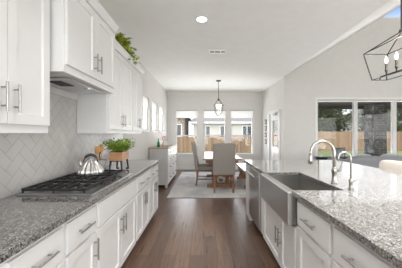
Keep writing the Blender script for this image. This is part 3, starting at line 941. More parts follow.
# bowl: open box with wall thickness
mb = MB()
ox0, ox1, oy0, oy1, oz0, oz1 = 0.735, SXR + 0.012, SY0, SY1, 0.635, 0.8745
ix0, ix1, iy0, iy1, iz0 = 0.735, SXR + 0.002, SY0 + 0.012, SY1 - 0.012, 0.66
def ring(x0, x1, y0, y1, z): return [mb.bm.verts.new(p) for p in ((x0, y0, z), (x1, y0, z), (x1, y1, z), (x0, y1, z))]
ob, ot = ring(ox0, ox1, oy0, oy1, oz0), ring(ox0, ox1, oy0, oy1, oz1)
it_, ib_ = ring(ix0 + 0.001, ix1, iy0, iy1, oz1), ring(ix0 + 0.001, ix1, iy0, iy1, iz0)
for i in range(4):
    j = (i + 1) % 4
    mb.bm.faces.new([ob[i], ob[j], ot[j], ot[i]])
    mb.bm.faces.new([ot[i], ot[j], it_[j], it_[i]])
    mb.bm.faces.new([it_[i], it_[j], ib_[j], ib_[i]])
mb.bm.faces.new(ob[::-1]); mb.bm.faces.new(ib_)
mb.build('bowl', M['sinksteel'], sink)
mb = MB()
mb.box(0.660, 0.694, SY0, SY1, 0.632, 0.899)
mb.build('apron', M['steel'], sink, 0.008)
MB().box(0.6945, 0.734, SY0 + 0.013, SY1 - 0.013, 0.64, 0.8985).build('front_rim', M['sinksteel'], sink, 0.004)
MB().lathe([(0.055, 0.661), (0.055, 0.664), (0.035, 0.6635), (0.03, 0.662)], 20, (0.93, 2.185, 0)).build('drain', M['nickel'], sink)

# ---- faucets
f = thing('kitchen_faucet', 'tall brushed nickel gooseneck faucet behind the farmhouse sink', 'faucet', (1.185, 2.03, 0.914))
MB().lathe([(0.028, 0.0), (0.028, 0.008), (0.021, 0.02), (0.020, 0.09), (0.024, 0.10), (0.024, 0.125), (0.016, 0.15)], 20).build('faucet_base', M['faucet'], f, smooth=True)
pts = [(0, 0, 0.14), (0, 0, 0.27)]
for k in range(1, 13):
    a = PI * k / 12
    pts.append((-0.107 + 0.107 * math.cos(a), 0, 0.275 + 0.107 * math.sin(a)))
pts.append((-0.217, 0, 0.255))
MB().tube(pts, [0.014] * 2 + [0.013] * 13, 12).build('spout', M['faucet'], f, smooth=True)
MB().lathe([(0.014, 0.0), (0.017, -0.012), (0.018, -0.05), (0.020, -0.085), (0.012, -0.09)], 16, (-0.217, 0, 0.262)).build('spray_head', M['faucet'], f, smooth=True)
MB().tube([(0.015, 0, 0.112), (0.045, -0.012, 0.118), (0.056, -0.02, 0.16), (0.06, -0.025, 0.20)], [0.013, 0.013, 0.009, 0.007], 10).build('lever', M['faucet'], f, smooth=True)
f = thing('filter_faucet', 'small slim nickel water tap beside the taller gooseneck faucet', 'faucet', (1.185, 1.80, 0.914))
MB().lathe([(0.022, 0), (0.022, 0.006), (0.013, 0.015), (0.012, 0.05), (0.017, 0.055), (0.017, 0.075), (0.009, 0.085)], 16).build('faucet_base', M['faucet'], f, smooth=True)
pts = [(0, 0, 0.08), (0, 0, 0.245)]
for k in range(1, 11):
    a = PI * k / 10
    pts.append((-0.05 + 0.05 * math.cos(a), 0, 0.25 + 0.05 * math.sin(a)))
pts.append((-0.101, 0, 0.225))
MB().tube(pts, 0.0065, 10).build('spout', M['faucet'], f, smooth=True)
MB().tube([(0.01, 0, 0.066), (0.035, -0.005, 0.068), (0.045, -0.01, 0.10)], 0.006, 8).build('lever', M['faucet'], f, smooth=True)

# ================================================================== things on the cooktop counter
rnd = random.Random(7)
kt = thing('tea_kettle', 'shiny fluted silver kettle with black handle on the far burner', 'kettle', (-1.125, 2.215, 0.9645), 0.35)
MB().lathe([(0.106, 0.0), (0.114, 0.012), (0.106, 0.045), (0.080, 0.09), (0.05, 0.128), (0.037, 0.142)], 96, flute=0.095, nf=14).build('kettle_body', M['kettle'], kt, smooth=True)
MB().lathe([(0.037, 0.140), (0.034, 0.150), (0.012, 0.155), (0.014, 0.168), (0.006, 0.174)], 20).build('lid', M['kettle'], kt, smooth=True)
pts = [(0.062 * math.cos(PI * k / 12), 0, 0.115 + 0.075 * math.sin(PI * k / 12)) for k in range(13)]
MB().tube(pts, [0.006] * 3 + [0.014] * 7 + [0.006] * 3, 10).build('handle', M['blackplastic'], kt, smooth=True)
MB().tube([(-0.065, 0.0, 0.07), (-0.09, 0, 0.105), (-0.10, 0, 0.145)], [0.024, 0.017, 0.012], 12).build('spout', M['kettle'], kt, smooth=True)

cr = MB().lathe([(0.05, 0.0), (0.055, 0.01), (0.057, 0.14), (0.054, 0.145), (0.048, 0.14), (0.046, 0.02)], 24).build('utensil_crock', M['crock'], smooth=True)
cr.location = (-1.195, 2.60, 0.9145)
tag(cr, 'pale stoneware crock holding wooden spoons behind the kettle', 'crock')
for i, (dx, dy, tx, ty, hh, ww, lab, mt) in enumerate((
        (-0.01, -0.012, -0.02, -0.03, 0.25, 0.034, 'orange wooden spoon on the side of the crock toward the kettle', 'spoonwood'),
        (0.008, -0.012, 0.004, -0.016, 0.272, 0.028, 'tallest wooden spoon, leaning from the crock toward the aisle', 'spoonwood'),
        (-0.016, 0.014, -0.022, 0.016, 0.245, 0.020, 'black cooking spoon leaning from the crock toward the wall', 'blackplastic'))):
    s = thing('cooking_spoon', lab, 'spoon', (-1.195 + dx, 2.60 + dy, 0.937), 0, 'spoons in the crock')
    MB().tube([(0, 0, 0.0), (tx, ty, hh - 0.05)], 0.005, 8).build('spoon_stick', M[mt], s)
    mb = MB(); mb.cushion(tx - ww, tx + ww, ty - 0.008, ty + 0.008, hh - 0.06, hh + 0.035, p=2.2, n=5)
    mb.build('spoon_bowl', M[mt], s, smooth=True)

pl = thing('herb_planter', 'leafy green herbs in a wooden box on black metal legs', 'plant', (-1.025, 2.70, 0.914))
MB().cells([-0.075, -0.063, 0.063, 0.075], [-0.12, -0.108, 0.108, 0.12], lambda x, y: not (abs(x) < 0.063 and abs(y) < 0.108), 0.135, 0.235, (0, 1, 2)).build('planter_box', M['boxwood'], pl, 0.002)
MB().box(-0.063, 0.063, -0.108, 0.108, 0.135, 0.225).build('soil', M['soil'], pl)
for s in (-1, 1):
    mb = MB()
    y = s * 0.10
    mb.tube([(-0.060, y, 0.134), (-0.072, y + s * 0.012, 0.016), (-0.045, y + s * 0.012, 0.016)], 0.0145, 4)
    mb.tube([(0.060, y, 0.134), (0.072, y + s * 0.012, 0.016), (0.045, y + s * 0.012, 0.016)], 0.0145, 4)
    mb.tube([(-0.066, y, 0.128), (0.066, y, 0.128)], 0.0055, 4)
    mb.build('metal_legs', M['black'], pl)
mb = MB()
for i in range(1000):
    bx_, by_ = rnd.uniform(-0.055, 0.055), rnd.uniform(-0.10, 0.10)
    lean = Vector((bx_ * 1.6 + rnd.gauss(0, .03), by_ * 0.9 + rnd.gauss(0, .04), 0))
    t_ = rnd.uniform(0.15, 1)
    p = Vector((bx_, by_, 0.225)) + Vector((lean.x * t_, lean.y * t_, t_ * rnd.uniform(0.07, 0.165)))
    d = Vector((rnd.gauss(0, 1) + lean.x * 8, rnd.gauss(0, 1) + lean.y * 6, rnd.uniform(0.0, 1.0)))
    mb.leaf(p, d, Vector((0, 0, 1)), rnd.uniform(0.03, 0.05), rnd.uniform(0.018, 0.03))
mb.build('foliage', M['herb'], pl)

# trailing ivy on top of the far upper cabinet
iv = thing('trailing_ivy', 'yellow-green trailing ivy on top of the far upper cabinet', 'plant', (-1.17, 2.93, 2.446))
MB().lathe([(0.055, 0.0), (0.075, 0.05), (0.082, 0.10), (0.07, 0.095)], 16).build('pot', M['basket'], iv)
mb = MB()
for i in range(640):
    a = rnd.uniform(0, 2 * PI); yy = rnd.triangular(-0.30, 0.48, 0.05)
    top = 0.21 * max(0.25, 1 - abs(yy - 0.0) / 0.5)
    p = Vector((rnd.gauss(0.06, 0.055), yy, rnd.uniform(0.015, max(0.05, top))))
    if p.x > 0.115 and yy > 0.1: p.z -= rnd.uniform(0, 0.10)
    p.x = min(p.x, 0.2)
    d = Vector((rnd.gauss(0.4, 1), rnd.gauss(0, 1), rnd.gauss(0.1, 0.6)))
    mb.leaf(p, d, Vector((0, 0, 1)), rnd.uniform(0.045, 0.075), rnd.uniform(0.04, 0.06))
mb.build('foliage', M['ivy'], iv)

# ================================================================== lights of the room
def downlight(x, y, label, energy):
    r = thing('recessed_light', label, 'ceiling light', (x, y, CZ), 0, 'recessed ceiling lights')
    MB().lathe([(0.095, -0.001), (0.095, -0.008), (0.07, -0.010), (0.07, -0.001)], 28).build('trim_ring', M['trim'], r)
    MB().lathe([(0.069, -0.0095), (0.04, -0.012), (0.0, -0.0125)], 28).build('diffuser', M['diffuser'], r)
    if energy: lamp('downlight_beam', 'AREA', (x, y, CZ - 0.02), (0, 0, 0), energy, (1, 0.98, 0.95), 0.13, spread=1.9)
CAN, ISLAND_FILL = 8, 24  # all but the first can are unseen, added to brighten aisle and island
downlight(-0.03, 3.1, 'lit round recessed light in the flat kitchen ceiling', CAN)
for (x, y, lab) in ((-0.03, 1.1, 'unseen fill light added in the aisle ceiling closer to the camera'),
                    (1.75, 2.3, 'unseen fill light added over the island, farthest from the camera'),
                    (1.75, 1.2, 'unseen fill light added over the middle of the island'),
                    (1.75, 0.1, 'unseen fill light added over the near end of the island')):
    downlight(x, y, lab, CAN if x < 0 else ISLAND_FILL)

v = thing('ceiling_vent', 'white rectangular air vent grille in the kitchen ceiling', 'vent', (0.26, 4.32, CZ))
mb = MB(); rect_frame(mb, (0, 1, 2), -0.165, 0.165, -0.085, 0.085, -0.012, -0.0005, 0.022)
for xx in (-0.055, 0.055): mb.box(xx - 0.008, xx + 0.008, -0.063, 0.063, -0.012, -0.0005)
mb.build('vent_frame', M['whitemetal'], v, 0.002)
MB().box(-0.143, 0.143, -0.063, 0.063, -0.0035, -0.0008).build('duct_backing', M['ventdark'], v)
mb = MB()
for k in range(7): mb.box(-0.143, 0.143, -0.056 + k * 0.0178, -0.052 + k * 0.0178, -0.0052, -0.004)
mb.build('louvre', M['trim'], v)

# dining pendant
px_, py_ = 0.435, 6.67
pd = thing('pendant_lantern', 'small glass lantern pendant hanging above the dining table', 'pendant light', (px_, py_, CZ))
MB().lathe([(0.075, -0.001), (0.075, -0.02), (0.03, -0.035), (0.01, -0.04)], 24).build('ceiling_plate', M['black'], pd)
MB().tube([(0, 0, -0.035), (0, 0, -0.60)], 0.008, 8).build('rod', M['black'], pd)
mb = MB()
mb.lathe([(0.02, -0.545), (0.035, -0.56), (0.02, -0.60), (0.01, -0.61)], 16)
R0 = 0.165
for k in range(4):
    a = PI / 4 + PI / 2 * k
    c_, s_ = math.cos(a), math.sin(a)
    mb.tube([(c_ * 0.02, s_ * 0.02, -0.57), (c_ * 0.09, s_ * 0.09, -0.64), (c_ * R0, s_ * R0, -0.735)], 0.005, 6)
    mb.tube([(c_ * R0, s_ * R0, -0.735), (c_ * 0.15, s_ * 0.15, -0.90), (c_ * 0.07, s_ * 0.07, -1.03), (0, 0, -1.06)], 0.0045, 6)
ringp = [(R0 * math.cos(2 * PI * k / 32), R0 * math.sin(2 * PI * k / 32), -0.735) for k in range(33)]
mb.tube(ringp, 0.005, 6, cap=False)
mb.build('cage', M['black'], pd)
MB().lathe([(0.155, -0.72), (0.16, -0.78), (0.145, -0.90), (0.09, -1.0), (0.04, -1.035)], 32).build('glass_shade', M['clearglass'], pd, smooth=True)
for k in range(3):
    a = 2 * PI * k / 3 + 0.3
    c_ = MB().tube([(0.055 * math.cos(a), 0.055 * math.sin(a), -0.90), (0.055 * math.cos(a), 0.055 * math.sin(a), -0.80)], 0.013, 10).build('candle_tube', M['trim'], pd)
    MB().cushion(0.055 * math.cos(a) - 0.034, 0.055 * math.cos(a) + 0.034, 0.055 * math.sin(a) - 0.034, 0.055 * math.sin(a) + 0.034, -0.80, -0.71, p=2, n=4).build('bulb', M['bulb'], c_, smooth=True)
MB().lathe([(0.06, -0.915), (0.06, -0.90), (0.02, -0.895)], 16).build('candle_dish', M['black'], pd)
lamp('pendant_glow', 'POINT', (px_, py_, CZ - 0.78), (0, 0, 0), 6, (1, 0.9, 0.75), 0.05)

# island linear lantern
IXc, IYc = 1.615, 1.823
ch = thing('island_lantern', 'black open-frame lantern chandelier with lit candles above the island', 'chandelier', (IXc, IYc, CZ))
MB().box(-0.06, 0.06, -0.14, 0.14, -0.025, -0.001).build('ceiling_plate', M['black'], ch, 0.004)
zt, zb, za = 2.109 - CZ, 1.856 - CZ, 2.200 - CZ
MB().tube([(0, 0, -0.02), (0, 0, za)], 0.0065, 8).build('rod', M['black'], ch)
mb = MB()
ty, tx, by, bx_ = 0.277, 0.113, 0.232, 0.067
T = [(-tx, -ty, zt), (tx, -ty, zt), (tx, ty, zt), (-tx, ty, zt)]
B = [(-bx_, -by, zb), (bx_, -by, zb), (bx_, by, zb), (-bx_, by, zb)]
for i in range(4):
    j = (i + 1) % 4
    mb.tube([T[i], T[j]], 0.0048, 4); mb.tube([B[i], B[j]], 0.0048, 4); mb.tube([T[i], B[i]], 0.0048, 4)
    mb.tube([T[i], (0, 0, za)], 0.0048, 4)
mb.lathe([(0.018, za - 0.012), (0.02, za), (0.012, za + 0.02)], 12)
mb.build('frame', M['black'], ch)
MB().tube([(0, -by, 1.880 - CZ), (0, by - 0.02, 1.880 - CZ)], 0.010, 4).build('candle_bar', M['black'], ch)
for s in (-1, 1): MB().tube([(0, s * (by - 0.02), 1.878 - CZ), (0, s * by, zb)], 0.005, 6).build('bar_bracket', M['black'], ch)
for k in range(4):
    y = 0.152 - k * 0.1035
    c_ = MB().tube([(0, y, 1.885 - CZ), (0, y, 1.905 - CZ), (0, y, 1.925 - CZ), (0, y, 1.935 - CZ), (0, y, 1.985 - CZ)], [0.006, 0.006, 0.013, 0.010, 0.009], 10).build('candle_holder', M['black'], ch)
    MB().lathe([(0.007, 0.0), (0.0115, 0.018), (0.009, 0.042), (0.002, 0.062)], 12, (0, y, 1.985 - CZ)).build('bulb', M['bulb'], c_, smooth=True)
lamp('lantern_glow', 'POINT', (IXc, IYc, 2.03), (0, 0, 0), 4, (1, 0.88, 0.7), 0.06)

# ================================================================== dining area
rug = MB().box(-0.79, 1.85, 4.74, 7.9, 0.0005, 0.012).build('area_rug', M['rug'], bevel=0.004)
tag(rug, 'pale faded rug with a blue-grey pattern under the dining table', 'rug')
RZ = 0.013

tb = thing('dining_table', 'wooden trestle dining table with a glossy top under the pendant', 'table', (0.44, 6.35, RZ))
MB().box(-0.47, 0.47, -0.98, 1.05, 0.712, 0.757).build('tabletop', M['topwood'], tb, 0.006)
MB().box(-0.40, 0.40, -0.90, 0.90, 0.63, 0.711).build('apron', M['tablewood'], tb, 0.003)
for s in (-1, 1):
    mb = MB()
    mb.box(-0.36, 0.36, s * 0.66 - 0.05, s * 0.66 + 0.05, 0.0, 0.08)
    mb.box(-0.33, 0.33, s * 0.66 - 0.045, s * 0.66 + 0.045, 0.55, 0.63)
    for xx in (-0.15, 0.15):
        mb.lathe([(0.05, 0.08), (0.06, 0.14), (0.04, 0.20), (0.065, 0.30), (0.05, 0.42), (0.04, 0.50), (0.055, 0.55)], 14, (xx, s * 0.66, 0))
    mb.build('trestle', M['tablewood'], tb, 0.004)
MB().box(-0.05, 0.05, -0.61, 0.61, 0.12, 0.20).build('stretcher', M['tablewood'], tb, 0.004)

bn = thing('dining_bench', 'wooden bench along the far side of the dining table', 'bench', (1.16, 6.1, RZ))
MB().box(-0.19, 0.19, -0.72, 0.72, 0.41, 0.455).build('seat', M['topwood'], bn, 0.006)
MB().box(-0.14, 0.14, -0.62, 0.62, 0.35, 0.409).build('apron', M['tablewood'], bn, 0.003)
for s in (-1, 1):
    mb = MB(); mb.box(-0.17, 0.17, s * 0.60 - 0.045, s * 0.60 + 0.045, 0, 0.07)
    mb.hexa([(-0.12, s * .60 - .03, .07), (.12, s * .60 - .03, .07), (.12, s * .60 + .03, .07), (-.12, s * .60 + .03, .07)],
            [(-0.08, s * .60 - .03, .22), (.08, s * .60 - .03, .22), (.08, s * .60 + .03, .22), (-.08, s * .60 + .03, .22)])
    mb.hexa([(-0.08, s * .60 - .03, .22), (.08, s * .60 - .03, .22), (.08, s * .60 + .03, .22), (-.08, s * .60 + .03, .22)],
            [(-0.15, s * .60 - .03, .35), (.15, s * .60 - .03, .35), (.15, s * .60 + .03, .35), (-.15, s * .60 + .03, .35)])
    mb.build('trestle', M['tablewood'], bn)
MB().box(-0.035, 0.035, -0.57, 0.57, 0.14, 0.20).build('stretcher', M['tablewood'], bn)

def chair_proto(label, loc, rz):
    """local: sits facing +y, back at y = -0.23"""
    c = thing('dining_chair', label, 'chair', loc, rz, 'dining chairs')
    MB().cushion(-0.25, 0.25, -0.21, 0.26, 0.40, 0.52, p=6).build('seat', M['linen'], c, smooth=True)
    # upholstered back, slightly raked
    mb = MB()
    prof = []
    n = 10
    for k in range(n + 1):
        t_ = k / n
        z = 0.42 + 0.72 * t_
        y = -0.235 - 0.10 * t_ ** 1.5
        prof.append((y, z))
    xs = [-0.255, -0.24, 0.24, 0.255]
    grid = {}
    for side in (0, 1):
        for k, (y, z) in enumerate(prof):
            for i, x in enumerate(xs):
                dz = -0.018 if (k == n and i in (0, 3)) else (0.006 * (1 - (x / .25) ** 2) if k == n else 0)
                edge = 0.018 if i in (0, 3) else 0
                grid[(side, k, i)] = mb.bm.verts.new((x, y + (0.045 - edge if side else -0.045 + edge), z + dz))
    for k in range(n):
        for i in range(3):
            mb.bm.faces.new([grid[(0, k, i)], grid[(0, k, i + 1)], grid[(0, k + 1, i + 1)], grid[(0, k + 1, i)]])
            mb.bm.faces.new([grid[(1, k, i + 1)], grid[(1, k, i)], grid[(1, k + 1, i)], grid[(1, k + 1, i + 1)]])
        for i in (0, 3):
            q = [grid[(0, k, i)], grid[(0, k + 1, i)], grid[(1, k + 1, i)], grid[(1, k, i)]]
            mb.bm.faces.new(q if i == 0 else q[::-1])
    for i in range(3):
        mb.bm.faces.new([grid[(0, n, i)], grid[(0, n, i + 1)], grid[(1, n, i + 1)], grid[(1, n, i)]])
        mb.bm.faces.new([grid[(0, 0, i + 1)], grid[(0, 0, i)], grid[(1, 0, i)], grid[(1, 0, i + 1)]])
    back = mb.build('backrest', M['linen'], c, 0.006)
    for sx_ in (-0.252, 0.252):
        mb = MB()
        for k in range(26):
            t_ = k / 25
            z = 0.44 + 0.66 * t_; y = -0.235 - 0.10 * ((z - .42) / .72) ** 1.5 - 0.03
            mb.box(sx_ - 0.004, sx_ + 0.004, y - 0.004, y + 0.004, z - 0.005, z + 0.005)
        mb.build('nailhead_row', M['nail'], back)
    for sx_ in (-1, 1):
        MB().lathe([(0.018, 0), (0.024, 0.03), (0.018, 0.06), (0.026, 0.12), (0.022, 0.24), (0.030, 0.30), (0.030, 0.415)], 12, (sx_ * 0.215, 0.215, 0)).build('leg', M['legwood'], c, smooth=False)
        MB().tube([(sx_ * 0.215, -0.215, 0.43), (sx_ * 0.215, -0.215, 0.2), (sx_ * 0.215, -0.245, 0.005)], [0.034, 0.032, 0.027], 4).build('leg', M['legwood'], c)
        MB().tube([(sx_ * 0.215, -0.215, 0.17), (sx_ * 0.215, 0.215, 0.17)], 0.015, 8).build('side_stretcher', M['legwood'], c)
    MB().tube([(-0.215, 0.02, 0.17), (0.215, 0.02, 0.17)], 0.015, 8).build('cross_stretcher', M['legwood'], c)
    mb = MB(); mb.box(-0.225, 0.225, -0.2, 0.24, 0.375, 0.415); mb.build('seat_rail', M['legwood'], c, 0.003)
    return c
ch0 = chair_proto('taupe linen chair at the near table end, its back to the camera', (0.455, 5.33, RZ), 0)
copy_tree(ch0, (0.04, 6.02, RZ), -PI / 2, 'pale linen side chair seen in profile on the sideboard side')

sb = thing('sideboard', 'pale painted sideboard with a wooden top under the high windows', 'sideboard', (-0.92, 5.62, 0), PI / 2)
SW, SD, SH = 1.65, 0.46, 0.985
MB().box(0, SW, 0, SD, 0.07, SH).build('body', M['sideshade'], sb, 0.003)
MB().box(-0.02, SW + 0.02, -0.025, SD + 0.005, SH, SH + 0.035).build('top', M['sidetop'], sb, 0.004)
for xx in (0.0, SW - 0.06):
    for yy in (0.0, SD - 0.06): MB().box(xx, xx + 0.06, yy, yy + 0.06, 0, 0.07).build('foot', M['sideshade'], sb)
for i in range(3):
    x0 = 0.03 + i * (SW - 0.06) / 3
    x1 = x0 + (SW - 0.06) / 3 - 0.012
    rows = ((0.10, 0.36), (0.375, 0.63), (0.645, 0.80), (0.815, 0.955))
    for (z0, z1) in rows:
        d = MB().shaker(x0, x1, z0, z1, fr=0.03, th=0.019, y=-0.02, rec=0.006).build('drawer', M['trim'], sb)
        bar_handle(d, (x0 + x1) / 2, (z0 + z1) / 2, -0.02, 0.10, False).data.materials[0] = M['black']
ZT = SH + 0.0352
b = MB().lathe([(0.035, 0), (0.037, 0.01), (0.036, 0.12), (0.014, 0.16), (0.013, 0.215), (0.017, 0.22)], 20).build('green_bottle', M['greenglass'], smooth=True)
b.location = (-1.18, 5.78, ZT); tag(b, 'green glass bottle on the near end of the sideboard', 'bottle')
vs_ = thing('flower_jug', 'cream jug of dried pink flowers on the sideboard', 'vase', (-1.06, 5.96, ZT))
MB().lathe([(0.04, 0), (0.065, 0.04), (0.06, 0.09), (0.035, 0.13), (0.042, 0.15), (0.036, 0.148)], 20).build('jug', M['cream'], vs_, smooth=True)
MB().tube([(0.05, 0, 0.05), (0.09, 0, 0.07), (0.085, 0, 0.12), (0.04, 0, 0.135)], 0.008, 8).build('handle', M['cream'], vs_, smooth=True)
mb = MB()
for i in range(160):
    p = Vector((rnd.gauss(0, .04), rnd.gauss(0, .04), 0.15 + rnd.uniform(0.02, 0.13)))
    mb.leaf(p, Vector((rnd.gauss(0, 1), rnd.gauss(0, 1), rnd.gauss(0.4, .6))), Vector((0, 0, 1)), 0.035, 0.022)
mb.build('flowers', M['petal'], vs_)
b = MB().lathe([(0.04, 0), (0.05, 0.008), (0.10, 0.06), (0.095, 0.06), (0.045, 0.014)], 24).build('shallow_bowl', M['cream'], smooth=True)
b.location = (-1.05, 6.3, ZT); tag(b, 'shallow cream bowl beside the flower jug', 'bowl')

wh = thing('wall_hanging', 'narrow vertical wall hanging of four dark plaques beside the door', 'wall decor', (RX, 8.02, 0.98))
MB().box(-0.008, -0.001, -0.012, 0.012, 0.0, 0.92).build('backing_strip', M['trim'], wh)
for k in range(4):
    z = 0.03 + k * 0.235
    mb = MB(); mb.box(-0.022, -0.008, -0.09, 0.09, z, z + 0.165)
    p_ = mb.build('plaque', M['black'], wh, 0.004)
    mb = MB(); rect_frame(mb, (1, 2, 0), -0.06, 0.06, z + 0.04, z + 0.125, -0.026, -0.022, 0.02)
    mb.build('plaque_motif', M['trim'], p_)

# ================================================================== living room
st = thing('counter_stool', 'beige upholstered counter stool on the far side of the island', 'stool', (2.30, 2.90, 0), PI / 2)
# local: faces +y (towards the island after the turn), back at -y
MB().cushion(-0.24, 0.24, -0.22, 0.24, 0.58, 0.70, p=5).build('seat', M['beige'], st, smooth=True)
mb = MB(); mb.cushion(-0.31, 0.31, -0.30, -0.19, 0.66, 1.005, p=5)
mb.build('backrest', M['beige'], st, smooth=True)
for s in (-1, 1):
    MB().cushion(s * 0.28 - 0.035, s * 0.28 + 0.035, -0.28, 0.10, 0.62, 0.86, p=4).build('arm', M['beige'], st, smooth=True)
    for yy in (-0.19, 0.19):
        MB().tube([(s * 0.19, yy, 0.60), (s * 0.215, yy * 1.15, 0.0)], [0.02, 0.014], 8).build('leg', M['legwood'], st)
mb = MB()
for s in (-1, 1): mb.tube([(s * 0.208, -0.21, 0.2), (s * 0.208, 0.21, 0.2)], 0.011, 8); mb.tube([(-0.208, s * 0.21, 0.2), (0.208, s * 0.21, 0.2)], 0.011, 8)
mb.build('footrest', M['black'], st)

def sofa(name, label, loc, rz, wd, mat, hgt, arm_h):
    s = thing(name, label, 'sofa', loc, rz)
    d = 0.90
    MB().cushion(-wd / 2, wd / 2, -d / 2, d / 2, 0.10, 0.36, p=10).build('base', mat, s, smooth=True)
    MB().cushion(-wd / 2, wd / 2, -d / 2, -d / 2 + 0.22, 0.12, hgt, p=7).build('backrest', mat, s, smooth=True)
    n = 2 if wd < 2.1 else 3
    iw = wd - 0.40
    for k in range(n):
        x0 = -iw / 2 + k * iw / n
        MB().cushion(x0 + 0.004, x0 + iw / n - 0.004, -d / 2 + 0.21, d / 2 - 0.01, 0.34, 0.49, p=6).build('seat_cushion', mat, s, smooth=True)
    for q in (-1, 1):
        MB().cushion(q * (wd / 2 - 0.1) - 0.1, q * (wd / 2 - 0.1) + 0.1, -d / 2, d / 2, 0.10, arm_h, p=7).build('arm', mat, s, smooth=True)
        for yy in (-0.36, 0.36): MB().box(q * (wd / 2 - 0.09) - 0.03, q * (wd / 2 - 0.09) + 0.03, yy - 0.03, yy + 0.03, 0, 0.12).build('foot', M['black'], s)
    return s
sofa('grey_sofa', 'long grey fabric sofa in front of the living room windows', (4.30, 5.38, 0), 0, 2.25, M['greyfab'], 0.855, 0.77)
for i, (x, rz_, lab) in enumerate(((3.82, 0.1, 'pale pillow at the island end of the grey sofa'), (4.42, -0.12, 'pale pillow in the middle of the grey sofa'))):
    p = MB().cushion(-0.24, 0.24, -0.07, 0.07, 0.0, 0.40, p=2.6, n=7).build('throw_pillow', M['pillowfab'], smooth=True)
    p.location = (x, 5.29, 0.492); p.rotation_euler = (-0.10, 0, rz_)
    tag(p, lab, 'pillow', 'pillows on the grey sofa')
cs = thing('console_cabinet', 'low black console under the living room windows, beyond the grey sofa', 'console', (3.62, 6.03, 0))
MB().box(-0.53, 0.53, -0.12, 0.12, 0.06, 0.715).build('body', M['leather'], cs, 0.004)
MB().box(-0.55, 0.55, -0.135, 0.135, 0.715, 0.74).build('top', M['leather'], cs, 0.003)
for k in range(3): MB().shaker(-0.525 + k * 0.352, -0.18 + k * 0.352, 0.08, 0.70, y=-0.14, fr=0.05).build('door', M['leather'], cs)
for xx in (-0.48, 0.48): MB().box(xx - 0.03, xx + 0.03, -0.10, 0.10, 0.0, 0.06).build('foot', M['black'], cs)

# ================================================================== outside
struct(MB().box(-60, 70, -60, 80, -0.30, -0.16).build('ground', M['lawn']))
struct(MB().box(RX + 0.13, 10.5, GY + 0.16, 11.0, -0.16, -0.05).build('patio_slab', M['patio']))
# covered patio
pr = thing('patio_roof', 'dark beam and soffit of the covered patio outside the windows', 'patio cover', (0, 0, 0))
MB().box(RX + 0.4, 10.0, 10.1, 10.35, 2.50, 2.622).build('beam', M['darkwood'], pr)
MB().box(RX + 0.14, 10.2, GY + 0.16, 10.5, 2.625, 2.72).build('soffit', M['darkwood'], pr)
cp = thing('stone_column', 'thick grey stone column holding up the patio roof', 'column', (7.32, 9.51, -0.05))
MB().box(-0.27, 0.27, -0.27, 0.27, 0.0, 2.67).build('shaded_shaft', M['brick'], cp, 0.01)  # front face darkened by colour for the shade under the roof
MB().box(-0.30, -0.271, -0.265, 0.27, 0.0, 2.67).build('lit_side_facing', M['stone'], cp, 0.01)  # paler skin paints in the light on this side
MB().box(-0.33, 0.31, -0.31, 0.31, 0.0, 0.3).build('plinth', M['brick'], cp, 0.01)
cb = MB().box(1.96, 2.16, 8.95, 9.2, -0.16, 2.7).build('stone_pier', M['brick'])
tag(cb, 'narrow dark brick pier outside the window nearest the dining door', 'pier')

pc = thing('patio_chair', 'dark blue metal patio chair standing outside the windows', 'chair', (4.35, 7.6, -0.05), 0.3)
MB().box(-0.27, 0.27, -0.25, 0.27, 0.40, 0.44).build('seat', M['patioblue'], pc, 0.01)
mb = MB()
for k in range(7): mb.box(-0.25 + k * 0.08, -0.215 + k * 0.08, -0.29, -0.26, 0.44, 0.92)
mb.box(-0.27, 0.27, -0.295, -0.255, 0.90, 0.96)
mb.build('backrest', M['patioblue'], pc)
for s in (-1, 1):
    MB().box(s * 0.29 - 0.025, s * 0.29 + 0.025, -0.29, 0.26, 0.62, 0.65).build('arm', M['patioblue'], pc)
    for yy in (-0.27, 0.23): MB().box(s * 0.28 - 0.018, s * 0.28 + 0.018, yy - 0.018, yy + 0.018, 0, 0.62 if yy > 0 else 0.64).build('leg', M['patioblue'], pc)

fc = thing('wooden_fence', 'tall orange-brown board fence behind the lawn beyond the patio', 'fence', (0, 20.0, -0.17))
mb = MB()
for k in range(42, 250):
    x = k * 0.145
    mb.box(x, x + 0.138, 0, 0.02, 0.03, 1.74 + 0.012 * ((k * 7) % 3))
mb.build('fence_boards', M['fence'], fc)
mb = MB()
for z in (0.35, 1.0, 1.5): mb.box(6.0, 36.0, 0.021, 0.06, z, z + 0.09)
mb.build('fence_rails', M['fence'], fc)

fc = thing('wooden_fence', 'lower brown board fence seen through the dining room back windows', 'fence', (0, 18.0, -0.17))
mb = MB()
for k in range(-70, 38):
    x = k * 0.145
    mb.box(x, x + 0.138, 0, 0.02, 0.03, 1.30 + 0.012 * ((k * 7) % 3))
mb.build('fence_boards', M['fence'], fc)
mb = MB()
for z in (0.3, 1.05): mb.box(-10.1, 5.5, 0.021, 0.06, z, z + 0.09)
mb.build('fence_rails', M['fence'], fc)

